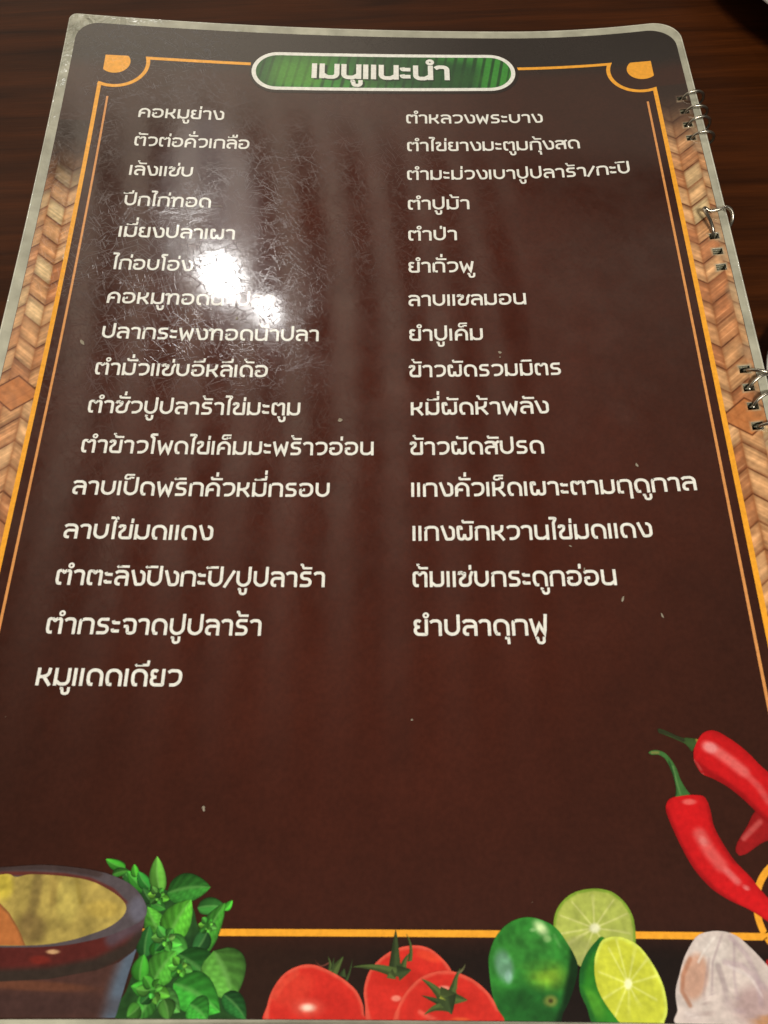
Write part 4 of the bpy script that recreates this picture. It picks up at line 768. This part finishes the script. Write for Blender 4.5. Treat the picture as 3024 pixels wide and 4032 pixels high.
for pc in PICS:
    cnt += 1
    if pc[0] == 'fan':
        _, name, label, out, cen, col, ops, smooth, ns, lay = pc
        q = catmull(out, 8) if smooth else dense(np.array(out+[out[0]]), .06)[:-1]
        q[:, 1] = np.minimum(q[:, 1], VB); q[:, 0] = np.maximum(q[:, 0], -12.0); q[:, 0] = np.minimum(q[:, 0], 4.6)
        o = filled(name, q, np.array(cen), 44, (4+lay)*TH+cnt*2e-7, lambda a, b: paint(np.stack([a, b], 1), col, ops, ns), M_print, front, label or None)
        last['fan'] = o
    elif pc[0] == 'rib':
        _, name, label, Lp, Rp, col, ops, lay = pc
        L = catmull(Lp, 7, False); Rr = catmull(Rp, 7, False); n = len(L); m = 22
        q = np.concatenate([L+(Rr-L)*t for t in np.linspace(0, 1, m)])
        q[:, 0] = np.minimum(q[:, 0], 4.6); q[:, 1] = np.minimum(q[:, 1], VB)
        c = paint(q, col, ops, .05)
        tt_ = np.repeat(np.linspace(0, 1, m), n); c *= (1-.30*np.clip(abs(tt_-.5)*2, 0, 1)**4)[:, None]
        fs = [(k*n+i, k*n+i+1, (k+1)*n+i+1, (k+1)*n+i) for k in range(m-1) for i in range(n-1)]
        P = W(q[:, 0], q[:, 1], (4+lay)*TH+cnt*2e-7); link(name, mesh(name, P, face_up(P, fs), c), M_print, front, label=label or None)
    else:
        _, name, label, a, b, wd, col, bend, lay = pc
        a = np.array(a); b = np.array(b); d = b-a; nn = np.array((-d[1], d[0])); ln = np.linalg.norm(d); nn = nn/ln
        n = 14; m = 9; q = []; cc = []
        isleaf = name == 'printed_leaf'
        if isleaf: m = 13; col = tuple(x_*random.uniform(.85, 1.18) for x_ in col)
        for k in range(m):
            s = k/(m-1)*2-1
            rimk = isleaf and k in (0, m-1)
            if isleaf: s = float(np.clip((k-1)/(m-3)*2-1, -1, 1))
            for i in range(n):
                t = i/(n-1)
                prof = (2.6*t**.58*(1-t)**.88 if isleaf else (1-t)**.8)*wd/2
                if rimk: prof += .018*(1-t)**.5
                p = a+d*t+nn*(s*prof+bend*ln*math.sin(math.pi*t)); q.append(p)
                c = np.array(col, float)
                c *= 1+(.22 if isleaf else .16)*(np.sign(s)*min(1, abs(s)*4))*(.8 if s > 0 else 1)+(.25*(t-.45) if isleaf else .2*(.5-abs(s)))
                if isleaf:
                    c *= 1+.13*math.sin((t*4.5-abs(s)*1.3)*2*math.pi)*(abs(s) > .1)*(wd > .3)
                    if abs(s) < .1: c = c*.6+np.array((126, 178, 100))*.4
                    c *= .72+.28*min(1, (1-abs(s))*3+.15)
                if rimk: c = np.array((26., 54., 26.))
                cc.append(c)
        q = np.array(q); q[:, 1] = np.minimum(q[:, 1], VB)
        fs = [(k*n+i, k*n+i+1, (k+1)*n+i+1, (k+1)*n+i) for k in range(m-1) for i in range(n-1)]
        P = W(q[:, 0], q[:, 1], (4+lay)*TH+cnt*2e-7)
        link(name, mesh(name, P, face_up(P, fs), nlin(np.clip(cc, 0, 255))), M_print, front)

# ---------------------------------------------------------------- wire binding
def tube(pts, r, seg=10, closed=False):
    pts = np.asarray(pts, float); n = len(pts); vs = []; fs = []
    prev = None
    for i in range(n):
        t = pts[(i+1) % n if closed else min(i+1, n-1)]-pts[(i-1) % n if closed else max(i-1, 0)]; t /= np.linalg.norm(t)
        if prev is None:
            a = np.cross(t, (0, 1, 0.1)); a /= np.linalg.norm(a)
        else:
            a = prev-t*(prev@t); a /= np.linalg.norm(a)
        prev = a; b = np.cross(t, a)
        for k in range(seg):
            th = 2*math.pi*k/seg; vs.append(pts[i]+r*(a*math.cos(th)+b*math.sin(th)))
    for i in range(n if closed else n-1):
        j = (i+1) % n
        for k in range(seg):
            k2 = (k+1) % seg; fs.append((i*seg+k, j*seg+k, j*seg+k2, i*seg+k2))
    if not closed:
        fs.append(tuple(range(seg))[::-1]); fs.append(tuple((n-1)*seg+k for k in range(seg)))
    return vs, fs
mm = bpy.data.materials.new('nickel_wire'); mm.use_nodes = True; p = mm.node_tree.nodes['Principled BSDF']
p.inputs['Base Color'].default_value = (.36, .33, .27, 1); p.inputs['Metallic'].default_value = 1; p.inputs['Roughness'].default_value = .28
tn = mm.node_tree.nodes.new('ShaderNodeTexNoise'); tn.inputs['Scale'].default_value = 700; bn = mm.node_tree.nodes.new('ShaderNodeBump'); bn.inputs['Distance'].default_value = 1e-4; bn.inputs['Strength'].default_value = .12
mm.node_tree.links.new(tn.outputs[0], bn.inputs['Height']); mm.node_tree.links.new(bn.outputs[0], p.inputs['Normal'])
def ring(v, tilt, dia=.0069, slip=.0004, a0=-176, a1=180):
    hx = (4.42-U0)*K; hy = (V0-v)*K; hz = float(lift(np.array(4.42), np.array(v)))*K
    r = dia/2; cxr = hx+r*.95+slip; czr = hz-.0004
    pts = []
    for t in np.linspace(math.radians(a0), math.radians(a1), 34):
        x = cxr+r*math.cos(t); z = max(czr+r*math.sin(t)*.80, ZT+.0006)
        y = hy+tilt*math.sin(t)*.5+tilt*.9*(math.cos(t)+1)*.5
        pts.append((x, y, z))
    vs, fs = tube(pts, .00046)
    return link('binding_ring', mesh('binding_ring', vs, fs), mm, menu)
for v, tl in ((-.50, .0006), (.01, -.0002), (.50, .0008), (1.0, .0001), (8.19, -.0022), (8.66, .0028), (9.11, .0026), (9.62, -.0004), (13.1, .001), (13.6, .001), (14.1, .001)):
    ring(v, tl)
# the loose bent ring in the middle of the edge
def UV(u, v, h): 
    q = W(u, v, h); return (float(q[0]), float(q[1]), float(q[2]))
bent = [UV(4.43, 4.34, -.003), UV(4.40, 4.24, .0005), UV(4.33, 4.02, .0022), UV(4.24, 3.80, .0030), UV(4.22, 3.68, .0028), UV(4.28, 3.60, .0022), UV(4.40, 3.66, .0016), UV(4.60, 3.66, .0018), UV(4.74, 3.66, .0024), UV(4.86, 3.76, .0018), UV(4.90, 3.92, .0002), UV(4.85, 4.03, -.0022)]
vs, fs = tube(catmull(bent, 5, False), .00052); link('binding_ring', mesh('binding_ring', vs, fs), mm, menu, label='loose bent wire ring pulled half out of its hole')
# torn, stretched film beside some holes
# rounded lip of the sealed film all round the sheet
def outline_pts(ext, v0, v1, top, n=60):
    q = []
    vs__ = [v0+.8*(1-math.cos(k/16*math.pi/2)) for k in range(16)]; mid = list(np.linspace(v0+.8, v1-.8, n)); low = [v1-.8*(1-math.cos(k/16*math.pi/2)) for k in range(16)][::-1]
    vv_ = np.array(vs__+mid[1:-1]+low); lo, hi = ext(vv_)
    Rt = [(h, v) for h, v in zip(hi, vv_)]; Lf = [(l_, v) for l_, v in zip(lo, vv_)][::-1]
    q = Rt+Lf+[(u_, v0) for u_ in np.linspace(Lf[-1][0], Rt[0][0], 40)[1:-1]]
    q = np.array(q); q[:, 1] += top(q[:, 0], q[:, 1]); return q
for ext_, zz, nm in ((OUT, -.00022, 'film_edge'),):
    q = outline_pts(ext_, -3.579, 20.619, topcurve); P = W(q[:, 0], q[:, 1], zz)
    P = P[np.r_[True, np.linalg.norm(np.diff(P, axis=0), axis=1) > 2e-4]]
    vs, fs = tube(P, .00030, 8, True); link(nm, mesh(nm, vs, fs), M_edge, front)
# ---------------------------------------------------------------- crockery at the edges of the view
def lathe(name, prof, cx_, cy_, z0, mat, label, cat, n=96, sx=1.):
    vs = []; fs = []; m = len(prof)
    for k in range(n):
        t = 2*math.pi*k/n
        for r, z in prof: vs.append((cx_+r*math.cos(t)*sx, cy_+r*math.sin(t), z0+z))
    for k in range(n):
        j = (k+1) % n
        for i in range(m-1): fs.append((k*m+i, j*m+i, j*m+i+1, k*m+i+1))
    return link(name, mesh(name, vs, fs), mat, label=label, cat=cat)
mc = bpy.data.materials.new('white_glazed_ceramic'); mc.use_nodes = True; p = mc.node_tree.nodes['Principled BSDF']
p.inputs['Base Color'].default_value = (.62, .60, .56, 1); p.inputs['Roughness'].default_value = .18
cn = mc.node_tree.nodes.new('ShaderNodeTexNoise'); cn.inputs['Scale'].default_value = 60; cb_ = mc.node_tree.nodes.new('ShaderNodeBump'); cb_.inputs['Distance'].default_value = 1e-4; mc.node_tree.links.new(cn.outputs[0], cb_.inputs['Height']); mc.node_tree.links.new(cb_.outputs[0], p.inputs['Normal'])
plate = [(0, .002), (.060, .002), (.063, 0), (.066, .0015), (.085, .008), (.104, .0145), (.1055, .0155), (.105, .0168), (.1035, .0170), (.086, .0110), (.070, .0055), (.062, .0045), (0, .0045)]
PX, PY = (6.914-U0)*K, (V0+4.278)*K
lathe('plate', plate, PX+PLX, PY+PLY, ZT, mc, 'white round plate at the top right corner of the table', 'plate')
dish = [(0, .0012), (.016, .0012), (.018, 0), (.0195, .001), (.0245, .0036), (.0275, .0052), (.028, .0057), (.0275, .0061), (.026, .0058), (.022, .0036), (.017, .0024), (0, .0022)]
lathe('sauce_dish', dish, .1073+.028, .0015, ZT, mc, 'small white sauce dish peeking out beside the rings at the right edge', 'dish')
# dust and crumbs lying on the film
vs = []; fs = []
def speck(u, v, a, b, ang):
    n = 9; i0 = len(vs); c_, s__ = math.cos(ang), math.sin(ang)
    for k in range(n):
        t = 2*math.pi*k/n; rr = random.uniform(.7, 1.2); x = a*math.cos(t)*rr; y = b*math.sin(t)*rr
        p = W(u+x*c_-y*s__, v+x*s__+y*c_, 15*TH); vs.append(tuple(p))
    vs.append(tuple(W(u, v, 15*TH+min(a, b)*K*.7)))
    for k in range(n): fs.append((i0+k, i0+(k+1) % n, i0+n))
for q in SPECKS: speck(*q)
for k in range(7):
    a = random.uniform(.005, .011); speck(random.uniform(-11.8, 4.0), random.uniform(-2.5, 19), a, a*random.uniform(.4, 1), random.uniform(0, 3))
md = bpy.data.materials.new('pale_dust'); md.use_nodes = True; p = md.node_tree.nodes['Principled BSDF']; p.inputs['Base Color'].default_value = (.30, .26, .19, 1); p.inputs['Roughness'].default_value = .7
dn = md.node_tree.nodes.new('ShaderNodeTexNoise'); dn.inputs['Scale'].default_value = 2000; db = md.node_tree.nodes.new('ShaderNodeBump'); db.inputs['Distance'].default_value = 5e-5; md.node_tree.links.new(dn.outputs[0], db.inputs['Height']); md.node_tree.links.new(db.outputs[0], p.inputs['Normal'])
link('dust', mesh('dust', vs, face_up(vs, fs)), md, kind='stuff', label='pale dust specks and crumbs on the glossy menu film', cat='dust')
